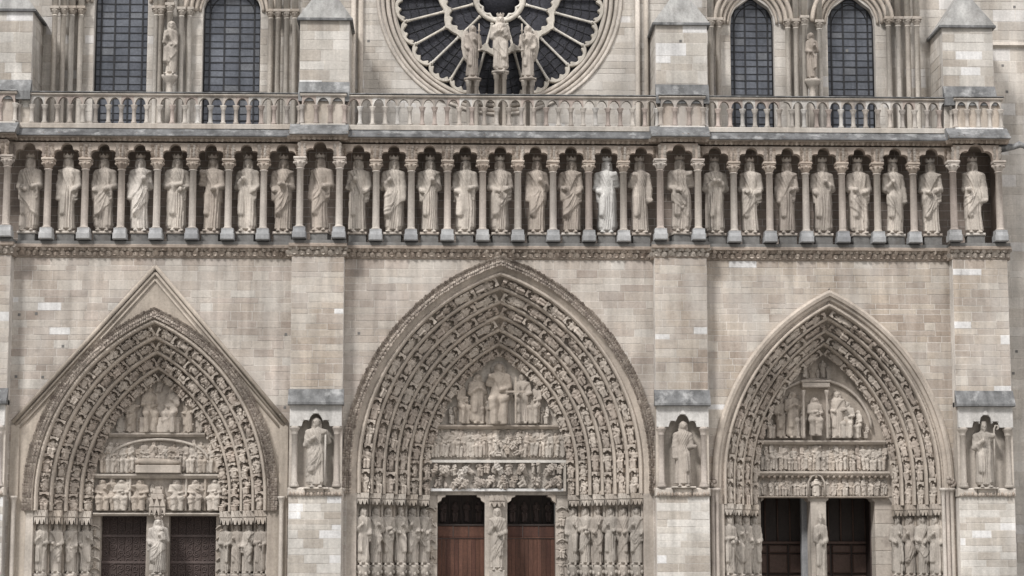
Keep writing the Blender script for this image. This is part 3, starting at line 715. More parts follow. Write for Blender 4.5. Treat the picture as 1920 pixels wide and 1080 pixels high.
# buttress pinnacles with their weathered caps
for key, sd in (('LO', 61), ('LM', 62), ('RM', 63), ('RO', 64)):
    a, b = xs[key]; py_e = {'LO': 20, 'LM': 37, 'RM': 46, 'RO': 51}[key]; ze = ZZ({'LO': 30, 'LM': 608, 'RM': 1278, 'RO': 1812}[key], py_e, YP - .15)
    pn = empty('pinnacle', cathedral)
    wall('pinnacle_face', YP, zfl, ze, a, b, mat='wall_pale', parent=pn, seed=sd, depth=.3, back=.4, course=.44, length=(.7, 1.4), single=False)
    for sx, X0 in ((-1, a), (1, b)):
        f_ = (lambda v: np.stack([X0 + .3 + 0 * v[:, 0], 0, 0])) 
        if sx < 0: xf = lambda v, X0=X0: np.stack([X0 + v[:, 1], YP + .305 + v[:, 0], v[:, 2]], -1)
        else: xf = lambda v, X0=X0: np.stack([X0 - v[:, 1], YP + .305 + v[:, 0], v[:, 2]], -1)
        wall('pinnacle_side', 0, zfl, ze, 0, YU - YP - .3, mat='wall_upper', parent=pn, seed=sd + 9 * sx, course=.44, depth=.12, back=.2, xf=xf, single=False)
    m = MB(); o_ = .13
    m.box(a - o_, b + o_, YP - o_, YU, ze, ze + .10); m.build('eave', M['lead'], pn)
    m = MB(); zt = ze + 1.85; cx = (a + b) / 2; v = [(a - o_ * .8, YP - o_ * .8, ze + .1), (b + o_ * .8, YP - o_ * .8, ze + .1), (b + o_ * .8, YU, ze + .1), (a - o_ * .8, YU, ze + .1), (cx, YP + .5, zt), (cx, YU, zt)]
    m.add(v, [(0, 1, 4), (1, 2, 5, 4), (3, 0, 4, 5), (0, 3, 2, 1), (2, 3, 5)]); m.build('cap_roof', M['cap'], pn)
    m = MB(); z0, z1 = ZZ(938, 176, YP - .3), ZZ(938, 155, YP - .1)
    m.extr_x([(YP + .1, z1), (YP - .02, z1), (YP - .30, z0), (YP - .30, z0 - .35), (YP + .1, z0 - .35)], a - .02, b + .03); m.build('pinnacle_foot', M['lead'], pn)
# rose window
rose = empty('rose_window', cathedral); PXM = 88 * 1.035 / FPX
def pol(r, deg, y): a = R(deg); return (RCX + r * PXM * math.sin(a), y, RCZ - r * PXM * math.cos(a))
for rr, tk, y in ((232, .07, YU - .02), (224, .09, YU + .06), (214, .10, YU + .16), (205, .08, YU + .3)):
    m = MB(); m.tube([pol(rr, d, y) for d in range(0, 360, 4)], tk, 8, True); m.build('rose_moulding', M['stone'], rose)
m = MB()                                           # splayed reveal behind the mouldings
v, f = [], []
for k in range(90):
    for rr, y in ((232, YU + .02), (203, YU + .45), (203, YU + .75)): v.append(pol(rr, k * 4, y))
for k in range(90):
    j = (k + 1) % 90
    for q in range(2): f.append((k * 3 + q, j * 3 + q, j * 3 + q + 1, k * 3 + q + 1))
m.add(v, f, True); m.build('rose_reveal', M['wall_upper'], rose)
YT = YU + .42
def spoke(r0, r1, d, rad, name='spoke'):
    m = MB(); P0, P1 = np.array(pol(r0, d, YT)), np.array(pol(r1, d, YT)); t = [0, .05, .07, .11, .13, .87, .89, .93, .95, 1]; rr = [1.5, 1.5, 1.0, 1.3, 1, 1, 1.3, 1.0, 1.6, 1.6]
    m.tube([P0 + (P1 - P0) * q for q in t], [rad * q for q in rr], 8); m.build(name, M['tracery'], rose)
def ring(name, fn, tk, n, y=YT):
    m = MB(); m.tube([pol(fn(360 * k / n), 360 * k / n, y) for k in range(n)], tk, 6, True); m.build(name, M['tracery'], rose)
for k in range(24): spoke(118 if k % 2 == 0 else 108, 186, k * 15, .056)
for k in range(12): spoke(52, 104, 15 + k * 30, .055)
ring('rose_eye', lambda d: 46, .11, 60); ring('rose_eye', lambda d: 37 + 5 * abs(math.sin(R(d * 6))), .06, 144)
def band(name, fi, fo, n, y0, y1):
    m = MB(); v, f = [], []
    for k in range(n):
        d = 360 * k / n
        for r_, y in ((fi(d) + 1.6, y0), (fo(d) - 1.6, y0), (fo(d), y0 + .05), (fo(d), y1), (fi(d), y1), (fi(d), y0 + .05)): v.append(pol(r_, d, y))
    for k in range(n):
        j = (k + 1) % n
        for q in range(6): w_ = (q + 1) % 6; f.append((k * 6 + q, j * 6 + q, j * 6 + w_, k * 6 + w_))
    m.add(v, f); return m.build(name, M['tracery'], rose)
ac = lambda d, n: abs(math.cos(R(d * n / 2))); as_ = lambda d, n: abs(math.sin(R(d * n / 2)))
band('middle_ring', lambda d: 93 + 13 * ac(d, 12) ** .7 - 6 * as_(d, 36) ** 3 * (ac(d, 12) > .2), lambda d: 106 + 11 * ac(d, 12) ** .8 + 4 * max(0, math.cos(R(d * 24))) ** 3, 360, YT - .13, YT + .1)
band('outer_ring', lambda d: 182 + 13 * as_(d, 24) ** .55 - 6 * as_(d, 72) ** 4 * (as_(d, 24) > .3), lambda d: 190 + 12 * as_(d, 24) ** .7, 576, YT - .13, YT + .1)
band('outer_rim', lambda d: 199.5, lambda d: 207, 120, YT - .1, YT + .3)
def sector(r0, r1, d0, d1, n=6):
    m = MB(); g = .6; up = [pol(r1, d0 + g * .3 + (d1 - d0 - g * .6) * k / n, 0) for k in range(n + 1)]; lo = [pol(r0, d0 + g * .3 + (d1 - d0 - g * .6) * k / n, 0) for k in range(n + 1)]
    v = [(p[0], y, p[2]) for y in (YT + .12, YT + .16) for p in lo + up]; q = 2 * (n + 1); f = []
    for k in range(n): f += [(k, k + 1, n + 2 + k, n + 1 + k), (q + k, q + n + 1 + k, q + n + 2 + k, q + k + 1)]
    m.add(v, f); m.build('pane', M['roseglass'], rose)
for k in range(24): sector(110, 206, k * 15, k * 15 + 15)
for k in range(12): sector(42, 110, 15 + k * 30, 45 + k * 30)
m = MB(); m.tube([(RCX, YT + .13, RCZ), (RCX, YT + .17, RCZ)], 43 * PXM, 28); m.build('pane', M['roseglass'], rose)
ld = MB()                                          # leading of the rose lights
for rr_ in (126, 142, 158, 174, 62, 78): ld.tube([pol(rr_ + 2 * math.sin(R(d * 24)), d, YT + .10) for d in range(0, 360, 5)], .018, 4, True)
for k in range(48):
    if k % 2: ld.tube([pol(112, k * 7.5, YT + .10), pol(200, k * 7.5, YT + .10)], .018, 4)
ld.build('leading', M['bar'], rose, kind='stuff')
m = MB(); m.box(RCX - 5.6, RCX + 5.6, YT + .4, YT + .5, zfl, zTOP); m.build('rose_backing', M['bar'], rose)
# the group in front of the rose: crowned woman with child and two angels on columns
YV = YU - .55
for px, yb_, yt, lab, kw in ((938, 135, 24, 'crowned stone woman with child on a column before the rose window', dict(nth=64, nz=120, seed=402, hl='chest', hr='chest', drape='diag', head='veil', child=True, mantle=1)),
                             (886, 148, 46, 'stone angel with candlestick before the rose window, on the gabled portal side', dict(seed=405, hl='hip', hr='chest', drape='vert', head='hair', beard=False, mantle=2)),
                             (990, 148, 46, 'stone angel with candlestick before the rose window, on the open-doored portal side', dict(seed=409, hl='chest', hr='hip', drape='vert', head='hair', beard=False, mantle=3))):
    rt, H = statue('woman_statue' if px == 938 else 'angel_statue', px, yt, yb_, YV, lab, 'statue', None, 'king', px == 938, .98, **kw)
    z0 = rt.location.z
    for k, (dx, dy) in enumerate(((-.17, -.1), (.17, -.1), (0, .15))):
        c = MB(); h = z0 - zfl; c.lathe([(.13, 0), (.1, .1), (.09, h - .35), (.12, h - .33), (.13, h - .15), (.17, h - .10)], 10, (dx, dy, -h)); c.build('column', M['stone'], rt)
    p = MB(); p.lathe([(.28, -.12), (.40, -.06), (.40, 0.01)], 8); p.build('plinth', M['king'], rt)
    if px != 938:
        sx = -1 if px < 938 else 1
        w = MB(); pts = [(0, .78), (.10, .90), (.20, .90), (.27, .78), (.28, .60), (.22, .42), (.13, .36), (.05, .5)]
        for k in range(6):
            q = k / 5; pp = [(sx * (.05 + x * (1 - .1 * q)) * H * .62, z * H * (1 - .02 * k)) for x, z in pts]
            w.prism(pp if sx > 0 else pp[::-1], .12 + .035 * k * .6, .155 + .035 * k * .6)
        w.build('wing', M['king'], rt)
        w = MB(); x = -sx * .27; w.lathe([(.09, 1.15), (.05, 1.2), (.03, 1.3), (.03, 2.0), (.07, 2.05), (.03, 2.1), (.03, 2.35)], 8, (x, -.32, 0)); w.build('candlestick', M['king'], rt)
# nude figures standing between the lancets
for px, yb_, yt, lab, kw in ((318, 142, 38, 'bare stone figure between the two tall windows above the gabled portal', dict(seed=431, hl='chest', hr='hip', drape='cat', head='hair', mantle=0, slim=.72, sway=.03)),
                             (1523, 150, 60, 'slender stone figure between the two windows above the open-doored portal', dict(seed=434, hl='waist', hr='chest', drape='vert', head='hair', beard=False, mantle=0, slim=.75, sway=-.025))):
    rt, H = statue('standing_statue', px, yt, yb_, YU - .85, lab, 'statue', None, 'king', False, 1.1, **kw)
    p = MB(); h = rt.location.z - zfl; p.lathe([(.16, -h), (.14, -.6), (.12, -.45), (.2, -.3), (.34, -.1), (.36, .01)], 8); p.build('corbel', M['stone'], rt)

# ------------------------------------------------------------------ portals
def sweep(A, prof, zb_, nA=30, name='archivolt', mat='arch', parent=None):
    """prof: (w, y) points swept up both sides of the arch A to the apex"""
    m = MB(); n = len(prof); ts = [zb_ - A.zs, 0] + [(k + 1) / nA for k in range(nA)]
    for side in (-1, 1):
        v = [(lambda p: (p[0], y, p[1]))(A.pt(w, t, side)) for t in ts for (w, y) in prof]; f = []
        for i in range(len(ts) - 1):
            for k in range(n - 1):
                q = (i * n + k, i * n + k + 1, (i + 1) * n + k + 1, (i + 1) * n + k); f.append(q if side < 0 else q[::-1])
        m.add(v, f, False)
    return m.build(name, M[mat], parent)
def canopy(mb, w, h, z):
    """little vaulted canopy over a carved figure: three gabled faces and a slab"""
    mb.box(-w, w, -w * .9, w * .9, z + h * .45, z + h)
    mb.prism([(-w, z), (-w * .72, z), (-w * .3, z + h * .4), (-w * .3, z + h * .5), (-w, z + h * .5)], -w * .9, -w * .6)
    mb.prism([(w * .72, z), (w, z), (w, z + h * .5), (w * .3, z + h * .5), (w * .3, z + h * .4)], -w * .9, -w * .6)
    for sx in (-1, 1): mb.box(sx * w * .86 - w * .14, sx * w * .86 + w * .14, -w * .88, w * .8, z, z + h * .46)
PROTO = []
_poses = [('waist', 'chest', 'diag', 'hair', True), ('chest', 'belt', 'vert', 'hair', True), ('up', 'waist', 'cat', 'hair', True), ('belt', 'up', 'diag', 'hair', False), ('cross', 'waist', 'cat', 'veil', True), ('chest', 'chest', 'vert', 'veil', False), ('out', 'waist', 'diag', 'hair', True), ('waist', 'out', 'vert', 'hair', False)]
for i, (hl, hr, dr, hd, st) in enumerate(_poses):
    v, f, _ = figure(500 + i, hl, hr, dr, 36, 64, hd, seated=st, mantle=i % 4, turn=(i % 3 - 1) * 1.0)
    mb = MB(); mb.add(v * np.array((1.28, 1.25, 1)), f, True); PROTO.append((mb.mesh('carved_figure'), v, f))
VOUS = []
for i in range(14):
    hl, hr, dr, hd, st = _poses[(i * 3) % 8]; q = random.Random(i); hl, hr = (hl, hr) if i % 3 else (hr, 'up')
    v, f, _ = figure(560 + i, hl, hr, dr, 26, 40, hd, seated=st if i % 4 else not st, mantle=i % 4, turn=q.uniform(-1, 1), sway=q.uniform(-.03, .03))
    mb = MB(); mb.add(v * np.array((1.3 + .25 * q.random(), 1.25, .76 + .07 * q.random())), f, True); canopy(mb, .20 + .03 * q.random(), .17, .82)
    for k in range(7):                                     # clouds, wings, scrolls and leaves filling the hollow round the figure
        sx = -1 if k % 2 else 1; mb.lathe([(.01, -.08), (.05, -.05), (.065, .01), (.03, .07), (.008, .09)], 6, (sx * q.uniform(.16, .24), q.uniform(-.06, .1), q.uniform(.06, .78)))
    VOUS.append(mb.mesh('carved_voussoir'))
def leaf_path(A, w, y, zb_, step, size, parent, mat='leafband', seed=1, two=True):
    m = MB(); rr = random.Random(seed)
    for side in (-1, 1):
        L = A.length(w); z = zb_ - A.zs; s = z
        while s < L:
            t = s if s <= 0 else s / L; x, zz = A.pt(w, t, side); tg = A.tangent(w, t, side); out = np.array((tg[2] * side, 0, -tg[0] * side))
            for q in ((-1, 1) if two else (0,)):
                ang = q * .85 + rr.uniform(-.25, .25); up = tg * math.cos(ang) + out * side * math.sin(ang) * 1.0; yv = np.array((0, 1., 0)); xv = np.cross(yv, up)
                Mx = np.stack([xv, yv, up], 1) * size * rr.uniform(.85, 1.2)
                p = np.array((x, y, zz)) + out * (q * size * .32 * (1 if side > 0 else -1))
                m.add(LEAF, LEAF_F, False, (Mx, p))
            s += step * rr.uniform(.9, 1.1)
    return m.build('leaf_band', M[mat], parent, kind='stuff')
def portal(name, A, spec, label):
    pt = empty(name, cathedral, label=label); W = A.w; rr = random.Random(spec['seed'])
    zc = ZZ(A.xc * 0 + spec['cx'], spec['canopy_py'], .6)              # where the figured arches end on the jamb canopies
    w, y = W, 0.0; prof = []
    # outer band
    for (dw, yy) in spec['outer']: prof.append((W + dw, yy))
    w = W + spec['outer'][-1][0]; y = spec['outer'][-1][1]
    sweep(A, prof, zc, name='outer_arch', mat='arch', parent=pt)
    for lp in spec['leaf']: leaf_path(A, W + lp[0], lp[1], zc, lp[2], lp[3], pt, lp[4] if len(lp) > 4 else 'leafband', spec['seed'])
    n, a, b = spec['n'], spec['a'], spec['b']; rib = spec['rib']
    for o in range(n):
        sweep(A, [(w, y + .04), (w, y), (w - .1 * rib, y - .08), (w - .35 * rib, y - .13), (w - .65 * rib, y - .13), (w - .9 * rib, y - .08), (w - rib, y), (w - rib, y + .22), (w - rib - .18 * (a - rib), y + .75 * b), (w - rib - .6 * (a - rib), y + b * 1.02), (w - a, y + b)], zc, parent=pt)
        wf = w - rib - (a - rib) * .50; yf = y + b * .50; L = A.length(wf) + (A.zs - zc); cnt = spec['counts'][o]; h = L / (cnt + .15)
        for side in (-1, 1):
            for k in range(cnt):
                s = -(A.zs - zc) + h * k + .02
                La = A.length(wf); t = s if s <= 0 else s / La; tm = s + h * .5; tm = tm if tm <= 0 else min(.999, tm / La)
                x, zz = A.pt(wf, t, side); tg = A.tangent(wf, tm, side)
                rin = np.array((-tg[2] * side, 0, tg[0] * side)); face = rin * .55 + np.array((0, -1., 0)); face /= np.linalg.norm(face); yv = -face; xv = np.cross(yv, tg); xv /= np.linalg.norm(xv)
                tw = rr.uniform(-.5, .5); xv, yv = xv * math.cos(tw) + yv * math.sin(tw), yv * math.cos(tw) - xv * math.sin(tw); tg = tg + .10 * rr.uniform(-1, 1) * xv; Mx = np.stack([xv * rr.choice((-1, 1)), yv, tg], 1); hh = h * rr.uniform(.94, 1.04)
                o_ = obj('carved_figure', VOUS[rr.randrange(len(VOUS))], M['archfig'], pt)
                from mathutils import Matrix
                wd = spec.get('fat', 1.0) * (a - rib) / .42 * 1.02 * rr.uniform(.9, 1.08)
                S = np.diag((wd * min(1, .95 / hh) * hh if False else wd, wd * .95, hh))
                T = np.eye(4); T[:3, :3] = Mx @ S; T[:3, 3] = (x, yf, zz); o_.matrix_world = Matrix(T.tolist())
        w -= a; y += b
    # jamb below the canopies: splayed wall, statues stand before it
    D = y; wi = w
    jw = W + spec['outer'][-1][0]
    for side in (-1, 1):
        m = MB(); pl = [(W + .3, .03), (jw, .03), (jw - .02, .35), (wi + .02, D + .32), (wi, D + .9), (W + .3, D + .9)]
        v = [(A.xc + side * p[0], p[1], z) for z in (0, zc) for p in pl]; k = len(pl); f = [(i, (i + 1) % k, k + (i + 1) % k, k + i) for i in range(k)] + [tuple(range(k)), tuple(range(k, 2 * k))]
        m.add(v, f); m.build('jamb', M['relief'], pt)
        ns = spec['nst']
        for i in range(ns + 1):                                        # colonnettes between the statues
            q = i / ns; x = A.xc + side * (jw - .02 + (wi - jw + .04) * q); yy = .33 + (D - .02) * q; c = MB(); c.lathe([(.12, 0), (.12, 1.3), (.075, 1.35), (.07, zc - .45), (.12, zc - .3), (.13, zc)], 10, (x, yy, 0)); c.build('colonnette', M['relief'], pt)
        for i in range(ns):                                            # canopies above the statues
            q = (i + .5) / ns; x = A.xc + side * (jw + (wi - jw) * q); yy = .06 + D * q; c = MB(); u = (jw - wi) / ns * .5
            ch = spec['canh']
            c.box(-u, u, -u * .9, .5, zc - ch * .5, zc + .02)
            for g in (-1, 0, 1):
                gx = g * u * .66; c.prism([(gx - u * .32, zc - ch), (gx - u * .2, zc - ch), (gx, zc - ch * .62), (gx + u * .2, zc - ch), (gx + u * .32, zc - ch), (gx + u * .32, zc - ch * .5), (gx - u * .32, zc - ch * .5)], -u * 1.0, -u * .7)
                c.prism([(gx - u * .33, zc - ch * .42), (gx + u * .33, zc - ch * .42), (gx, zc + .04)], -u * 1.08, -u * .8)
            for k_ in (-1, 1): c.box(k_ * u * .93 - u * .07, k_ * u * .93 + u * .07, -u, .3, zc - ch, zc - ch * .45)
            c.build('canopy', M['relief'], pt).location = (x, yy, 0)
    # tympanum, closing the arch above the doors
    m = MB(); zd = ZZ(spec['cx'], spec['door_py'], D + .2); zt = zd; st = .2
    m2 = MB(); z = zd
    while True:
        h0, h1 = A.half(wi + .3, z), A.half(wi + .3, z + st)
        if h0 is None: break
        m2.prism([(A.xc - h0, z), (A.xc + h0, z), (A.xc + (h1 or 0.01), z + st), (A.xc - (h1 or 0.01), z + st)], D + .12, D + .6)
        if h1 is None: break
        z += st
    m2.build('tympanum', M['relief'], pt)
    return pt, D, wi, zc, zd
def relief(pt, px, py, hpx, Y, k, wid=1.0, rz=0, mat='relief', tilt=0, name='relief_figure'):
    x, z = at(px, py, Y); h = ZZ(px, py - hpx, Y) - z; Y += .05
    o = obj(name, PROTO[k % 8][0], M[mat], pt, loc=(x, Y, z), rot=(0, tilt, rz), scale=(h * wid, h * wid * .8, h)); return o
def ledge(pt, pxl, pxr, py, Y, t=.16, out=.18, mat='relief', name='ledge'):
    x0, z = at(pxl, py, Y); x1, _ = at(pxr, py, Y); m = MB(); m.extr_x([(Y + .15, z - t), (Y - out * .4, z - t), (Y - out, z - t * .4), (Y - out, z), (Y + .15, z + .03)], x0, x1); return m.build(name, M[mat], pt)

S_L = dict(seed=71, cx=287, canopy_py=958, outer=[(.08, .06), (.08, -.12), (.06, -.12), (.04, -.08), (-.22, -.06), (-.24, -.12), (-.29, -.12), (-.32, .02)], leaf=[(-.03, -.15, .10, .12), (-.15, -.14, .10, .12)], n=4, a=.525, b=.48, rib=.17, counts=[12, 12, 11, 10], nst=4, canh=.55, door_py=966)
S_C = dict(seed=72, cx=937, canopy_py=926, outer=[(.10, .06), (.10, -.16), (.08, -.16), (.06, -.1), (-.15, -.08), (-.17, -.14), (-.20, -.1), (-.21, .05), (-.46, .12)], leaf=[(.01, -.17, .10, .12), (-.11, -.16, .10, .12)], n=6, a=.497, b=.42, rib=.17, counts=[11, 10, 10, 9, 11, 10], nst=6, canh=.45, door_py=928)
S_R = dict(seed=73, cx=1560, canopy_py=946, outer=[(.06, .06), (.06, -.10), (-.04, -.16), (-.16, -.12), (-.18, .0), (-.28, .0), (-.32, .04), (-.33, .14), (-.42, .16)], leaf=[(-.37, .13, .17, .12, 'leafband')], n=4, a=.42, b=.46, rib=.15, counts=[9, 9, 8, 8], nst=4, canh=.45, door_py=931)
p_L, D_L, w_L, c_L, d_L = portal('portal', A_L, S_L, 'arched portal under a straight-sided gable')
p_C, D_C, w_C, c_C, d_C = portal('portal', A_C, S_C, 'tallest arched portal with five figured arches')
p_R, D_R, w_R, c_R, d_R = portal('portal', A_R, S_R, 'arched portal with rounded outer mouldings and open doorways')

# gable over the left portal: smooth infill, raking mouldings, side strips
gm = MB(); z = 0; st = .18
while z < GZ - .01:
    zt = min(z + st, GZ); g0, g1 = gable_hole(z + 1e-4), gable_hole(zt) or (GX, GX); h0, h1 = A_L.half(A_L.w - .02, z), A_L.half(A_L.w - .02, zt)
    if h0 is None: gm.prism([(g0[0], z), (g0[1], z), (g1[1] + .002, zt), (g1[0], zt)], .02, .5)
    else:
        h1 = h1 or 0
        gm.prism([(g0[0], z), (A_L.xc - h0, z), (A_L.xc - h1, zt), (g1[0], zt)], .02, .5); gm.prism([(A_L.xc + h0, z), (g0[1], z), (g1[1], zt), (A_L.xc + h1, zt)], .02, .5)
    z = zt
gm.build('gable_infill', M['gable'], p_L)
for sx, F in ((-1, GF), (1, GF2)):
    for dn, rad, yy in ((0, .085, -.10), (-.17, .06, -.04), (-.36, .045, -.02)):
        m = MB(); d = np.array((F[0] - GX, F[1] - GZ)); L = np.hypot(*d); nrm = np.array((-sx * d[1] * sx, 0)); n2 = np.array((d[1], -d[0])) / L * (1 if sx > 0 else -1)
        if n2[1] < 0: n2 = -n2
        apexz = GZ + dn / max(n2[1], .2); p0 = (GX, yy, apexz); p1 = (F[0] + n2[0] * dn, yy, F[1] + n2[1] * dn)
        m.tube([p0, p1], rad, 8); m.build('raking_moulding', M['gable'], p_L)
    m = MB(); zz = GF[1]; m.box(F[0] - .06 if sx < 0 else F[0] - .30, F[0] + .30 if sx < 0 else F[0] + .06, -.06, .05, 0, zz - .1); m.build('corner_strip', M['gable'], p_L)
    xq = F[0] + sx * -.16; c = MB(); zq = ZZ(20, 930, -.1); c.lathe([(.14, 0), (.10, .1), (.095, zq - .3), (.15, zq - .1), (.17, zq - .08), (.17, zq)], 10, (xq, -.17, 0)); c.build('corner_shaft', M['stone'], p_L)
# shafts at the edges of the middle and open-doored portals
for px, pt in ((641, p_C), (1231, p_C), (1336, p_R), (1344, p_R), (1768, p_R), (1776, p_R), (1784, p_R)):
    x, z = at(px, 915, -.12); c = MB(); c.lathe([(.13, 0), (.085, .1), (.08, z - .35), (.13, z - .12), (.16, z - .1), (.16, z)], 10, (x, -.14, 0)); c.build('edge_shaft', M['shaft'], pt)
    if px in (641, 1231, 1336, 1784):
        c = MB(); q = random.Random(px)
        for k in range(9): c.lathe(lobe, 6, (x + q.uniform(-.14, .14), -.2 + q.uniform(-.06, .06), z + .08 + q.uniform(0, .35)), True)
        c.build('label_stop', M['leafband'], pt, kind='stuff')

# ---- reliefs: coronation portal (gabled)
Y = D_L + .02
ledge(p_L, 205, 385, 812, Y); ledge(p_L, 176, 424, 889, Y, .18, .22); ledge(p_L, 176, 424, 962, Y, .12, .25)
relief(p_L, 279, 812, 90, Y + .02, 4, .95, .35); relief(p_L, 321, 812, 90, Y + .02, 0, .95, -.35); relief(p_L, 296, 735, 34, Y, 3, 1.3, tilt=.3)
for px, h, k, rz in ((246, 66, 3, .5), (225, 46, 5, .6), (352, 66, 7, -.5), (374, 46, 5, -.6)): relief(p_L, px, 812, h, Y, k, 1.15, rz)
m = MB(); x0, z0 = at(262, 812, Y); x1, z1 = at(337, 782, Y); m.cbox(x0, x1, Y - .12, Y + .15, z0, z1, .04); m.build('throne', M['relief'], p_L)
for i, px in enumerate((193, 205, 219, 232, 243, 358, 370, 381, 394, 406)): relief(p_L, px, 887, 52 + (i * 7) % 8, Y, i + 1, .95, (300 - px) / 300)
for i in range(7): relief(p_L, 262 + i * 12, 872, 36, Y + .05, i + 3, 1.2, 0)
m = MB(); x0, z0 = at(256, 888, Y); x1, z1 = at(341, 873, Y); m.cbox(x0, x1, Y - .42, Y + .1, z0, z1, .03); m.build('tomb_chest', M['relief'], p_L)
m = MB(); zz = ZZ(298, 868, Y); xq = XX(298, 868, Y); m.tube([(xq - .95, Y - .26, zz), (xq - .78, Y - .27, zz + .05), (xq - .5, Y - .28, zz + .03), (xq, Y - .28, zz + .03), (xq + .6, Y - .28, zz), (xq + .95, Y - .27, zz)], [.07, .12, .17, .16, .12, .05], 8); m.build('lying_figure', M['relief'], p_L)
for k, (pc, rp) in enumerate(((298, 78), )):
    m = MB(); m.tube([(lambda p: (p[0], Y - .05, p[1]))(at(298 - 92 * math.cos(R(d)), 862 - 38 * math.sin(R(d)), Y)) for d in range(0, 181, 10)], .06, 6); m.build('relief_arch', M['relief'], p_L)
for i, px in enumerate((191, 226, 261, 330, 366, 402)): relief(p_L, px, 958, 60, Y - .05, (0, 4, 2, 6, 0, 4)[i], 1.35, rz=(.2, 0, -.1, .3, 0, -.2)[i])
for px in (208, 243, 348, 384):
    x, z = at(px, 958, Y); m = MB(); m.cbox(x - .05, x + .05, Y - .08, Y + .15, z, ZZ(px, 895, Y), .02); m.build('divider', M['relief'], p_L)
# ---- reliefs: judgement portal (middle)
Y = D_C + .02
ledge(p_C, 815, 1048, 797, Y); relief(p_C, 935, 797, 118, Y - .12, 2, .96, 0)
m = MB(); x, z = at(935, 692, Y); m.lathe([(.02, -.05), (.34, -.05), (.34, .0), (.25, .02)], 20, (0, 0, 0), True, (np.array(((1, 0, 0), (0, 0, 1), (0, -1, 0.))), np.array((x, Y + .05, z)))); m.build('halo', M['relief'], p_C)
m = MB(); x0, z0 = at(912, 797, Y); x1, z1 = at(958, 752, Y); m.cbox(x0, x1, Y - .06, Y + .15, z0, z1, .04); m.build('throne', M['relief'], p_C)
for i, (px, h) in enumerate(((880, 62), (908, 70), (951, 70), (992, 62), (856, 40), (1015, 40))): relief(p_C, px, 795, h, Y + .1, i + 1, .9, (935 - px) / 120)
m = MB(); x, z = at(966, 795, Y); m.box(x - .035, x + .035, Y - .5, Y - .43, z, z + 1.95); m.box(x - .42, x + .42, Y - .505, Y - .435, z + 1.3, z + 1.38); m.build('cross', M['relief'], p_C)
for px, h, k, rz in ((895, 98, 5, .3), (980, 98, 7, -.2), (867, 80, 4, .7), (1005, 80, 4, -.7), (845, 34, 0, .9), (1026, 34, 0, -.9)): relief(p_C, px, 795, h * .98, Y - .06, k, .92, rz)
for i in range(21): relief(p_C, 812 + i * 12.1, 858, 52 - (i * 5) % 7, Y + .03, (1, 5, 7, 3, 1, 7, 5)[i % 7], .85, (10 - i) * .04)
for i in range(9): relief(p_C, 940 + (i % 3) * 12 + (i // 3) * 5, 852 - (i // 3) * 10, 22, Y - .12, i, 1.3, 0, tilt=(i * 1.3) % 3 - 1.5)
x0, z0 = at(800, 921, Y); x1, z1 = at(1061, 863, Y); m = MB(); t = .11
m.box(x0, x1, Y - .13, Y + .12, z1 - t, z1); m.build('lintel_frame', M['wall_pale'], p_C)
for xa in (x0, x1 - t): m = MB(); m.box(xa, xa + t, Y - .127, Y + .12, z0, z1 - t - .001); m.build('lintel_frame', M['wall_pale'], p_C)
m = MB(); m.box(x0 + t + .002, x1 - t - .002, Y - .1, Y + .12, z0, z0 + t); m.build('lintel_frame', M['wall_pale'], p_C)
rr = random.Random(5)
for i in range(40): relief(p_C, 814 + (i % 20) * 12.3 + rr.uniform(-3, 3), 914 - (i // 20) * 24 + rr.uniform(-3, 3), 27, Y - .05, rr.randrange(8), 1.35, rr.uniform(-1, 1), 'king', tilt=rr.uniform(-1.1, 1.1))
# ---- reliefs: open-doored portal
Y = D_R + .02
ledge(p_R, 1408, 1662, 826, Y); ledge(p_R, 1404, 1666, 884, Y, .2, .24); ledge(p_R, 1404, 1666, 931, Y, .06, .12)
relief(p_R, 1529, 818, 74, Y - .1, 4, 1.1, 0)
for i, (px, h) in enumerate(((1452, 56), (1477, 80), (1498, 84), (1562, 84), (1582, 76), (1600, 58), (1435, 34), (1618, 36))): relief(p_R, px, 822, h, Y + .1, i + 2, .85, (1530 - px) / 130)
for px in (1508, 1552):
    x, z = at(px, 822, Y - .3); c = MB(); c.lathe([(.09, 0), (.055, .08), (.05, 1.75), (.1, 1.95), (.1, 2.05)], 8, (x, Y - .28, z)); c.build('throne_colonnette', M['relief'], p_R)
x0, z0 = at(1504, 730, Y - .3); x1, z1 = at(1556, 716, Y - .3); m = MB(); m.cbox(x0, x1, Y - .36, Y + .15, z0 + .08, z1 - .02, .03); m.cbox(x0 - .04, x1 + .04, Y - .40, Y + .15, z1 - .015, z1 + .06, .02); m.build('throne_canopy', M['relief'], p_R)
m = MB(); m.tube([(lambda p: (p[0], Y - .03, p[1]))(at(1530 - 104 * math.cos(R(d)), 812 - 100 * math.sin(R(d)), Y)) for d in range(0, 181, 8)], .07, 6); m.build('relief_arch', M['relief'], p_R)
for px, h, k, rz, py in ((1488, 90, 5, .3, 822), (1466, 78, 3, .4, 822), (1443, 48, 0, .6, 822), (1571, 90, 7, -.3, 822), (1590, 70, 1, -.4, 822), (1610, 54, 4, -.9, 822), (1510, 34, 3, .6, 708), (1543, 34, 7, -.6, 708), (1426, 26, 6, .8, 822), (1626, 26, 2, -.8, 822)): relief(p_R, px, py, h, Y - .09, k, .98, rz)
for i in range(19): relief(p_R, 1414 + i * 13.2, 883, 44 - (i * 7) % 9, Y + .03, (1, 5, 0, 7, 3, 4)[i % 6], 1.0, rr.uniform(-.6, .6))
for i in range(22): relief(p_R, 1412 + i * 11.6, 930, 33 - (i * 5) % 6, Y + .03, (1, 7, 5, 3, 2)[i % 5], 1.05, rr.uniform(-.6, .6))
lf = MB()
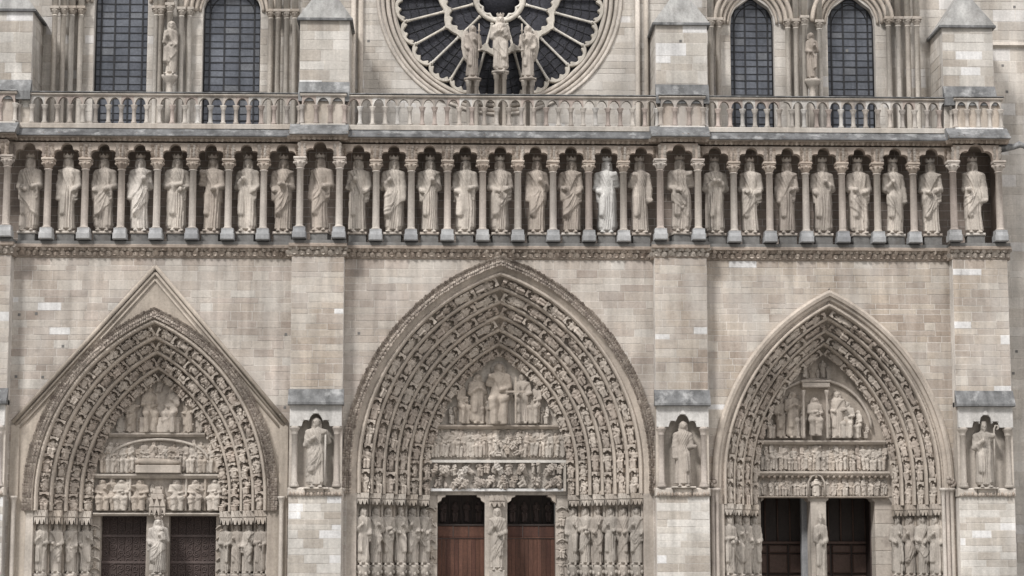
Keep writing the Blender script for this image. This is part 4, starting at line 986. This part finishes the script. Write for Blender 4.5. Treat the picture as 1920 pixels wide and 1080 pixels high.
for i in range(24): x, z = at(1408 + i * 11.1, 892, Y - .1); lf.lathe(lobe, 6, (x, Y - .1, z), True)
lf.build('ledge_leaves', M['frieze'], p_R, kind='stuff')

rq = random.Random(21)
for pt, Yq, rows in ((p_L, D_L + .08, ((200, 400, 886, 60, 13, .8), (185, 415, 958, 62, 11, .9), (226, 372, 812, 34, 6, 1.0))),
                     (p_C, D_C + .08, ((812, 1056, 857, 56, 24, .7),)),
                     (p_R, D_R + .08, ((1412, 1660, 882, 52, 22, .8), (1412, 1660, 930, 40, 22, .8), (1500, 1560, 715, 30, 4, 1)))):
    for a, b, py, h, n, wd in rows:
        for i in range(n): relief(pt, a + (b - a) * (i + .5) / n + rq.uniform(-4, 4), py - rq.uniform(0, 3), h * rq.uniform(.78, 1.06), Yq, rq.randrange(8), wd * rq.uniform(.9, 1.3), rq.uniform(-.9, .9), rq.choice(('relief', 'relief', 'archfig')), tilt=rq.uniform(-.12, .12))
# ------------------------------------------------------------------ doors and centre posts
def jambs(pt, A, wi, D, zd, openings, cham, mat='relief'):
    """stonework between the inner jamb and the door openings (px pairs), door head corbels"""
    ys, ye = D + .16, D + 1.0; xs_ = [A.xc - wi - .1]
    for a, b in openings: xs_ += [XX(a, 1000, ys), XX(b, 1000, ys)]
    xs_.append(A.xc + wi + .1)
    for i in range(0, len(xs_), 2):
        nb = 9 if i in (0, len(xs_) - 2) else 1
        for k in range(nb):
            m = MB(); m.cbox(xs_[i], xs_[i + 1], ys + (.0 if nb > 1 else -.1), ye, zd * k / nb + .004, zd * (k + 1) / nb - .004, .015); m.build('door_jamb_stone' if nb > 1 else 'centre_post', M[mat], pt)
    for i in range(1, len(xs_) - 1, 2):
        a, b = xs_[i], xs_[i + 1]
        for sx, x in ((1, a), (-1, b)):
            if cham: m = MB(); m.prism([(x, zd + .02), (x, zd - cham), (x + sx * cham * .45, zd - cham * .7), (x + sx * cham * .55, zd - cham * .35), (x + sx * cham, zd - cham * .2), (x + sx * cham, zd + .02)][::sx], ys - .08, ye); m.build('corbel', M['relief'], pt)
    return [(xs_[i], xs_[i + 1]) for i in range(1, len(xs_) - 1, 2)]
# gabled portal: doors covered with wrought-iron scrolls
o_L = jambs(p_L, A_L, w_L, D_L, d_L, [(188, 275), (317, 405)], 0)
def spiral(cx, cz, y, r, turns, sgn, st):
    return [(cx + sgn * r * (1 - .85 * k / 22) * math.cos(st + turns * 6.28 * k / 22), y, cz + r * (1 - .85 * k / 22) * math.sin(st + turns * 6.28 * k / 22)) for k in range(23)]
for a, b in o_L:
    yd = D_L + .62; dr = empty('door', cathedral, ((a + b) / 2, yd, 0), label='iron-scrolled dark door leaf'); hw = (b - a) / 2
    for i in range(6):
        m = MB(); m.cbox(-hw + hw / 3 * i + .004, -hw + hw / 3 * (i + 1) - .004, 0, .1, .02, d_L, .01); m.build('plank', M['doorback'], dr)
    for zz in (d_L - .85, d_L - 1.95, d_L - 3.1):
        m = MB(); m.box(-hw + .02, hw - .02, -.035, .01, zz - .05, zz + .05); m.build('iron_strap', M['iron'], dr)
    s_ = MB(); rr = random.Random(3)
    for iz in range(int(d_L / .29)):
        for ix in range(6):
            x = -hw + .17 + ix * (2 * hw - .34) / 5 + rr.uniform(-.03, .03); zz = d_L - .16 - iz * .29 + rr.uniform(-.04, .04)
            s_.tube(spiral(x, zz, -.02, rr.uniform(.12, .17), rr.uniform(1.2, 1.8), rr.choice((-1, 1)), rr.uniform(0, 6)), .017, 4)
    s_.build('iron_scrollwork', M['iron'], dr, kind='stuff')
# middle portal: red oak doors below a dark glazed screen with dim carvings
o_C = jambs(p_C, A_C, w_C, D_C, d_C, [(820, 909), (951, 1042)], .34)
zr = ZZ(935, 985, D_C + .9)
for a, b in o_C:
    yd = D_C + .9; dr = empty('door', cathedral, ((a + b) / 2, yd, 0), label='red-brown oak plank door'); hw = (b - a) / 2
    for i in range(11):
        m = MB(); m.cbox(-hw + 2 * hw / 11 * i + .003, -hw + 2 * hw / 11 * (i + 1) - .003, 0, .08, .02, zr - .56, .012); m.build('plank', M['oak'], dr)
    for i in range(3):
        m = MB(); m.cbox(-hw + 2 * hw / 3 * i + .01, -hw + 2 * hw / 3 * (i + 1) - .01, -.01, .08, zr - .50, zr - .03, .02); m.build('upper_panel', M['oak'], dr)
    for zz, t in ((zr, .05), (zr - .53, .035)):
        m = MB(); m.cbox(-hw, hw, -.05, .09, zz - t * .6, zz + t, .015); m.build('rail', M['oakdark'] if zz == zr else M['oak'], dr)
    m = MB(); m.box(-hw, hw, .5, .6, zr, d_C + .2); m.build('screen_panel', M['oakdark'], dr)
    for i in range(4):
        x = -hw + 2 * hw * (i + .5) / 4
        obj('screen_figure', PROTO[(i * 3 + 1) % 8][0], M['doorback'], dr, loc=(x, .38, zr + .15), scale=(.8, .6, .9))
        m = MB(); m.lathe([(.03, 0), (.03, d_C - zr)], 6, (x - hw / 4, .3, zr)); m.build('screen_mullion', M['oakdark'], dr)
# open-doored portal: dark lobby with panelled wood, one studded leaf folded back
o_R = jambs(p_R, A_R, w_R, D_R, d_R, [(1427, 1520), (1549, 1641)], .22)
for k, (a, b) in enumerate(o_R):
    yd = D_R + 2.4; dr = empty('door', cathedral, ((a + b) / 2, yd, 0), label='panelled dark wooden inner door'); hw = (b - a) / 2 + .3; zz = ZZ(1480, 1020, yd)
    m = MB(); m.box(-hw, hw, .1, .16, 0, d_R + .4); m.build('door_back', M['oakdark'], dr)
    for i in range(3):
        for j in range(3):
            x0 = -hw + 2 * hw * i / 3; z0 = zz - .75 * (j + 1) if j else zz - .38; z1 = zz - .42 - .75 * (j - 1) - .38 * 0 if j else zz - .04
            if j: z1 = zz - .42 - .9 * (j - 1); z0 = z1 - .84
            m = MB(); m.cbox(x0 + .04, x0 + 2 * hw / 3 - .04, 0, .1, max(z0, .05), z1, .05); m.build('panel', M['oakdeep'], dr)
    m = MB(); m.cbox(-hw, hw, -.05, .12, zz, zz + .12, .02); m.build('rail', M['oakdeep'], dr)
    for i in range(5): m = MB(); m.lathe([(.035, 0), (.035, d_R - zz + .2)], 6, (-hw + 2 * hw * (i + .5) / 5, .02, zz + .12)); m.build('mullion', M['oakdeep'], dr)
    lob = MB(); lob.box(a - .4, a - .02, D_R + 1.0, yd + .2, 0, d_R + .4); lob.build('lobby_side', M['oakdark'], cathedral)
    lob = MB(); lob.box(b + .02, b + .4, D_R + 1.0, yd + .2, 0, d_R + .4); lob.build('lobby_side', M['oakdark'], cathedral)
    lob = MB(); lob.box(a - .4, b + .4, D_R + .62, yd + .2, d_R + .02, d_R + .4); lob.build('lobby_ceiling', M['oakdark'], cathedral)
x0, x1 = XX(1502, 1000, D_R + 1.3), XX(1519, 1000, D_R + 1.3); m = MB(); m.cbox(x0, x1, D_R + 1.1, D_R + 1.5, 0, d_R + .02, .03); m.build('inner_pier', M['base'], p_R)
for pt, D, px, p0, p1, n, h in ((p_C, D_C, 806, 962, 1082, 4, 36), (p_C, D_C, 1054, 962, 1082, 4, 36), (p_L, D_L, 177, 985, 1085, 5, 19), (p_L, D_L, 416, 985, 1085, 5, 19)):
    for i in range(n):                                     # small figures carved on the door jambs
        py = p0 + (p1 - p0) * (i + .5) / n + 10; relief(pt, px, py, h * .8, D + .12, i + n, 1.2)
        x, z = at(px, py - h * .95, D + .1); m = MB(); m.tube([(x - .24, D + .14, z - .12), (x - .14, D + .11, z), (x, D + .1, z + .05), (x + .14, D + .11, z), (x + .24, D + .14, z - .12)], .04, 6); m.build('jamb_arch', M['relief'], pt)
a, b = o_R[1]; dr = empty('door', cathedral, (b - .02, D_R + 1.0, 0), label='dark studded door leaf folded open', rz=R(62)); 
for i in range(4): m = MB(); m.cbox(.01, .9, -.04, .04, d_R * i / 4 + .02, d_R * (i + 1) / 4 - .02, .015); m.build('plank', M['doorback'], dr)
s_ = MB(); rr = random.Random(8)
for iz in range(9):
    for ix in range(2): s_.tube(spiral(.25 + .4 * ix, d_R - .3 - iz * .45, -.055, .16, 1.4, 1 if ix else -1, rr.uniform(0, 6)), .015, 4)
s_.build('iron_scrollwork', M['iron'], dr, kind='stuff')

# ------------------------------------------------------------------ statues of the portals and niches
def jamb_statues(A, S, D, wi, pxs, py_t, py_b, side, where, crown_every=0, seed=0):
    jw = A.w + S['outer'][-1][0]; ns = len(pxs)
    for i in range(ns):
        q = (i + .5) / ns if side < 0 else 1 - (i + .5) / ns; x = A.xc + side * (jw + (wi - jw) * q); y = .12 + D * q
        hl, hr = [('waist', 'chest'), ('chest', 'belt'), ('belt', 'waist'), ('chest', 'hip'), ('hip', 'chest'), ('cross', 'waist')][(i + seed) % 6]
        k = i if side < 0 else ns - 1 - i
        if (S is S_L) and side < 0 and i == 1: pass
        rt, H = statue('saint_statue', pxs[i], py_t, py_b, y, f'robed stone saint, {ORD[k]} from outside on {where}', 'statue', 'saints on the portal jambs', 'jamb', False, .98, rz=side * -.35, x=x,
            seed=seed * 31 + i * 5 + 200, hl=hl, hr=hr, drape=('vert', 'diag', 'cat')[i % 3], head=('hair', 'hair', 'mitre', 'hair')[(i + seed) % 4], mantle=(1, 2, 3)[i % 3], slim=.9, nth=48, nz=96, beard=i % 3 != 2, turn=-side)
        z0 = rt.location.z; p = MB(); p.lathe([(.18, -z0), (.18, -.75), (.26, -.5), (.22, -.3), (.30, -.1), (.30, .01)], 8)
        for u_ in range(8): p.lathe(lobe, 5, (.24 * math.cos(u_), -.05 + .22 * math.sin(u_), -.25 - .05 * (u_ % 3)))
        p.build('pedestal', M['jamb'], rt)
jamb_statues(A_L, S_L, D_L, w_L, [77, 100, 127, 150], 978, 1076, -1, 'gabled portal jamb farthest from middle portal', seed=1)
jamb_statues(A_L, S_L, D_L, w_L, [436, 454, 473, 491], 980, 1076, 1, 'gabled portal jamb nearest the middle portal', seed=2)
jamb_statues(A_C, S_C, D_C, w_C, [668, 696, 718, 739, 762, 785], 950, 1060, -1, 'middle portal jamb nearest the gabled portal', seed=3)
jamb_statues(A_C, S_C, D_C, w_C, [1078, 1101, 1125, 1150, 1175, 1203], 950, 1060, 1, 'middle portal jamb away from the gabled portal', seed=4)
jamb_statues(A_R, S_R, D_R, w_R, [1360, 1377, 1393, 1408], 966, 1080, -1, 'open-doored portal jamb nearest the middle portal', seed=5)
jamb_statues(A_R, S_R, D_R, w_R, [1676, 1700, 1724, 1748], 966, 1080, 1, 'open-doored portal jamb away from the middle portal', seed=6)
for px, yt, yb_, D, lab, kw, mat, wd in ((295, 966, 1078, D_L - .35, 'crowned stone woman with child on the centre post of the gabled portal', dict(nth=64, nz=120, seed=601, hl='hip', hr='chest', drape='diag', head='veil', child=True), 'king', 1.1),
                             (932, 950, 1070, D_C - .2, 'bearded stone teacher with book on the centre post of the middle portal', dict(nth=64, nz=120, seed=604, hl='chest', hr='waist', drape='diag', head='hair', mantle=2), 'jamb', .95),
                             (1540, 962, 1090, D_R - .1, 'narrow stone bishop on the centre post of the open-doored portal', dict(seed=607, hl='chest', hr='waist', drape='vert', head='mitre', slim=.8), 'jamb', .75)):
    rt, H = statue('centre_post_statue', px, yt, yb_, D, lab, 'statue', None, mat, px == 295, wd, **kw)
    z0 = rt.location.z; p = MB(); p.cbox(-.32, .32, -.3, .5, -z0, .01, .04); p.build('pedestal', M['jamb'], rt)
for px, pt, D, pa, pb, u in ((295, p_L, D_L, 912, 966, .36), (932, p_C, D_C, 930, 950, .36)):      # canopies over the centre posts
    x, z = at(px, pa, D - .3); z2 = ZZ(px, pb, D - .3); m = MB(); ch = (z - z2) * (.55 if px == 295 else 1)
    m.box(-u * .9, u * .9, -.1, .3, z2 + ch * .5, z2 + ch)
    for g in (-1, 0, 1):
        gx = g * u * .62; m.prism([(gx - u * .31, z2), (gx - u * .2, z2), (gx, z2 + ch * .38), (gx + u * .2, z2), (gx + u * .31, z2), (gx + u * .31, z2 + ch * .55), (gx - u * .31, z2 + ch * .55)], -.2 - .1 * (g == 0), -.1)
        m.prism([(gx - u * .33, z2 + ch * .56), (gx + u * .33, z2 + ch * .56), (gx, z2 + ch * 1.15)], -.24 - .1 * (g == 0), -.14)
    if px == 295:
        for k, (w_, za, zb_) in enumerate(((.26, .55, .74), (.20, .74, .9), (.12, .9, 1.0))): m.cbox(-w_, w_, -.18 + .04 * k, .25, z2 + (z - z2) * za, z2 + (z - z2) * zb_, .02)
    m.build('centre_canopy', M['relief'], pt).location = (x, D - .05, 0)
x, z = at(1531, 931, D_R - .05); m = MB(); m.tube([(x - .34, D_R - .1, z), (x - .34, D_R - .1, z + .6), (x - .2, D_R - .12, z + .85), (x, D_R - .13, z + .93), (x + .2, D_R - .12, z + .85), (x + .34, D_R - .1, z + .6), (x + .34, D_R - .1, z)], .045, 6); m.build('relief_arch', M['relief'], p_R)
relief(p_R, 1531, 931, 34, D_R - .12, 5, 1.3)
NI = [(593, 781, 915, 'LM', 'robed stone man with open book in the niche between gabled and middle portals', dict(nth=64, nz=120, seed=701, hl='chest', hr='up', drape='diag', head='hair', mantle=1, turn=-1, cinch=.85), 'jamb'),
      (1281, 788, 913, 'RM', 'stone woman in a long dress in the niche between middle and open-doored portals', dict(nth=64, nz=120, seed=704, hl='down', hr='out', drape='vert', head='hair', beard=False, mantle=0, turn=1, cinch=.72), 'jamb'),
      (1847, 790, 915, 'RO', 'stone bishop with a crosier in the end buttress niche beside the set-back wall', dict(nth=64, nz=120, seed=707, hl='chest', hr='up', drape='vert', head='mitre', mantle=1), 'jamb')]
for px, yt, yb_, key, lab, kw, mat in NI:
    rt, H = statue('niche_statue', px, yt, yb_, YB + .06, lab, 'statue', None, mat, False, 1.08, plinth=(.5, .3, rt.location.z * 0 + .06), **kw)
    if key == 'RO':
        m = MB(); m.tube([(.36, -.3, .05), (.36, -.32, 2.0), (.36, -.32, 2.4), (.42, -.32, 2.55), (.52, -.32, 2.55), (.54, -.32, 2.42), (.46, -.32, 2.38)], .035, 6); m.build('crosier', M['jamb'], rt)
    if key == 'LM':
        m = MB(); m.tube([(.36, -.3, .1), (.37, -.36, 1.4), (.37, -.36, 2.2)], .04, 6); m.build('staff', M['king'], rt)
# beast spout at the cornice corner
xg, zg_ = at(1893, 276, -.6); m = MB(); m.tube([(xg - .5, -.5, zg_ - .05), (xg - .1, -.55, zg_), (xg + .2, -.6, zg_ + .02), (xg + .42, -.62, zg_ + .12), (xg + .6, -.64, zg_ + .05), (xg + .66, -.65, zg_ - .08)], [.2, .17, .12, .15, .12, .05], 8); m.build('beast_spout', M['lead'], gal)
for px, py, Yq in ((68, 588, 0), (118, 649, 0), (30, 706, 0), (80, 707, 0), (36, 590, 0), (536, 627, 0), (673, 625, 0), (534, 764, 0), (1588, 95, YP), (1902, 13, YS), (1880, 123, YS), (1888, 172, YS), (1906, 659, YS), (1889, 618, YS), (691, 77, YU), (1900, 700, YS), (1276, 77, YP)):
    x, z = at(px, py, Yq); m = MB(); h = .055
    m.box(x - h, x + h, Yq - .013, Yq + .02, z - h, z + h); m.build('putlog_hole_patch', M['plinth'], cathedral)  # dark raised square stands in for the shade inside a putlog hole
flush_blocks()
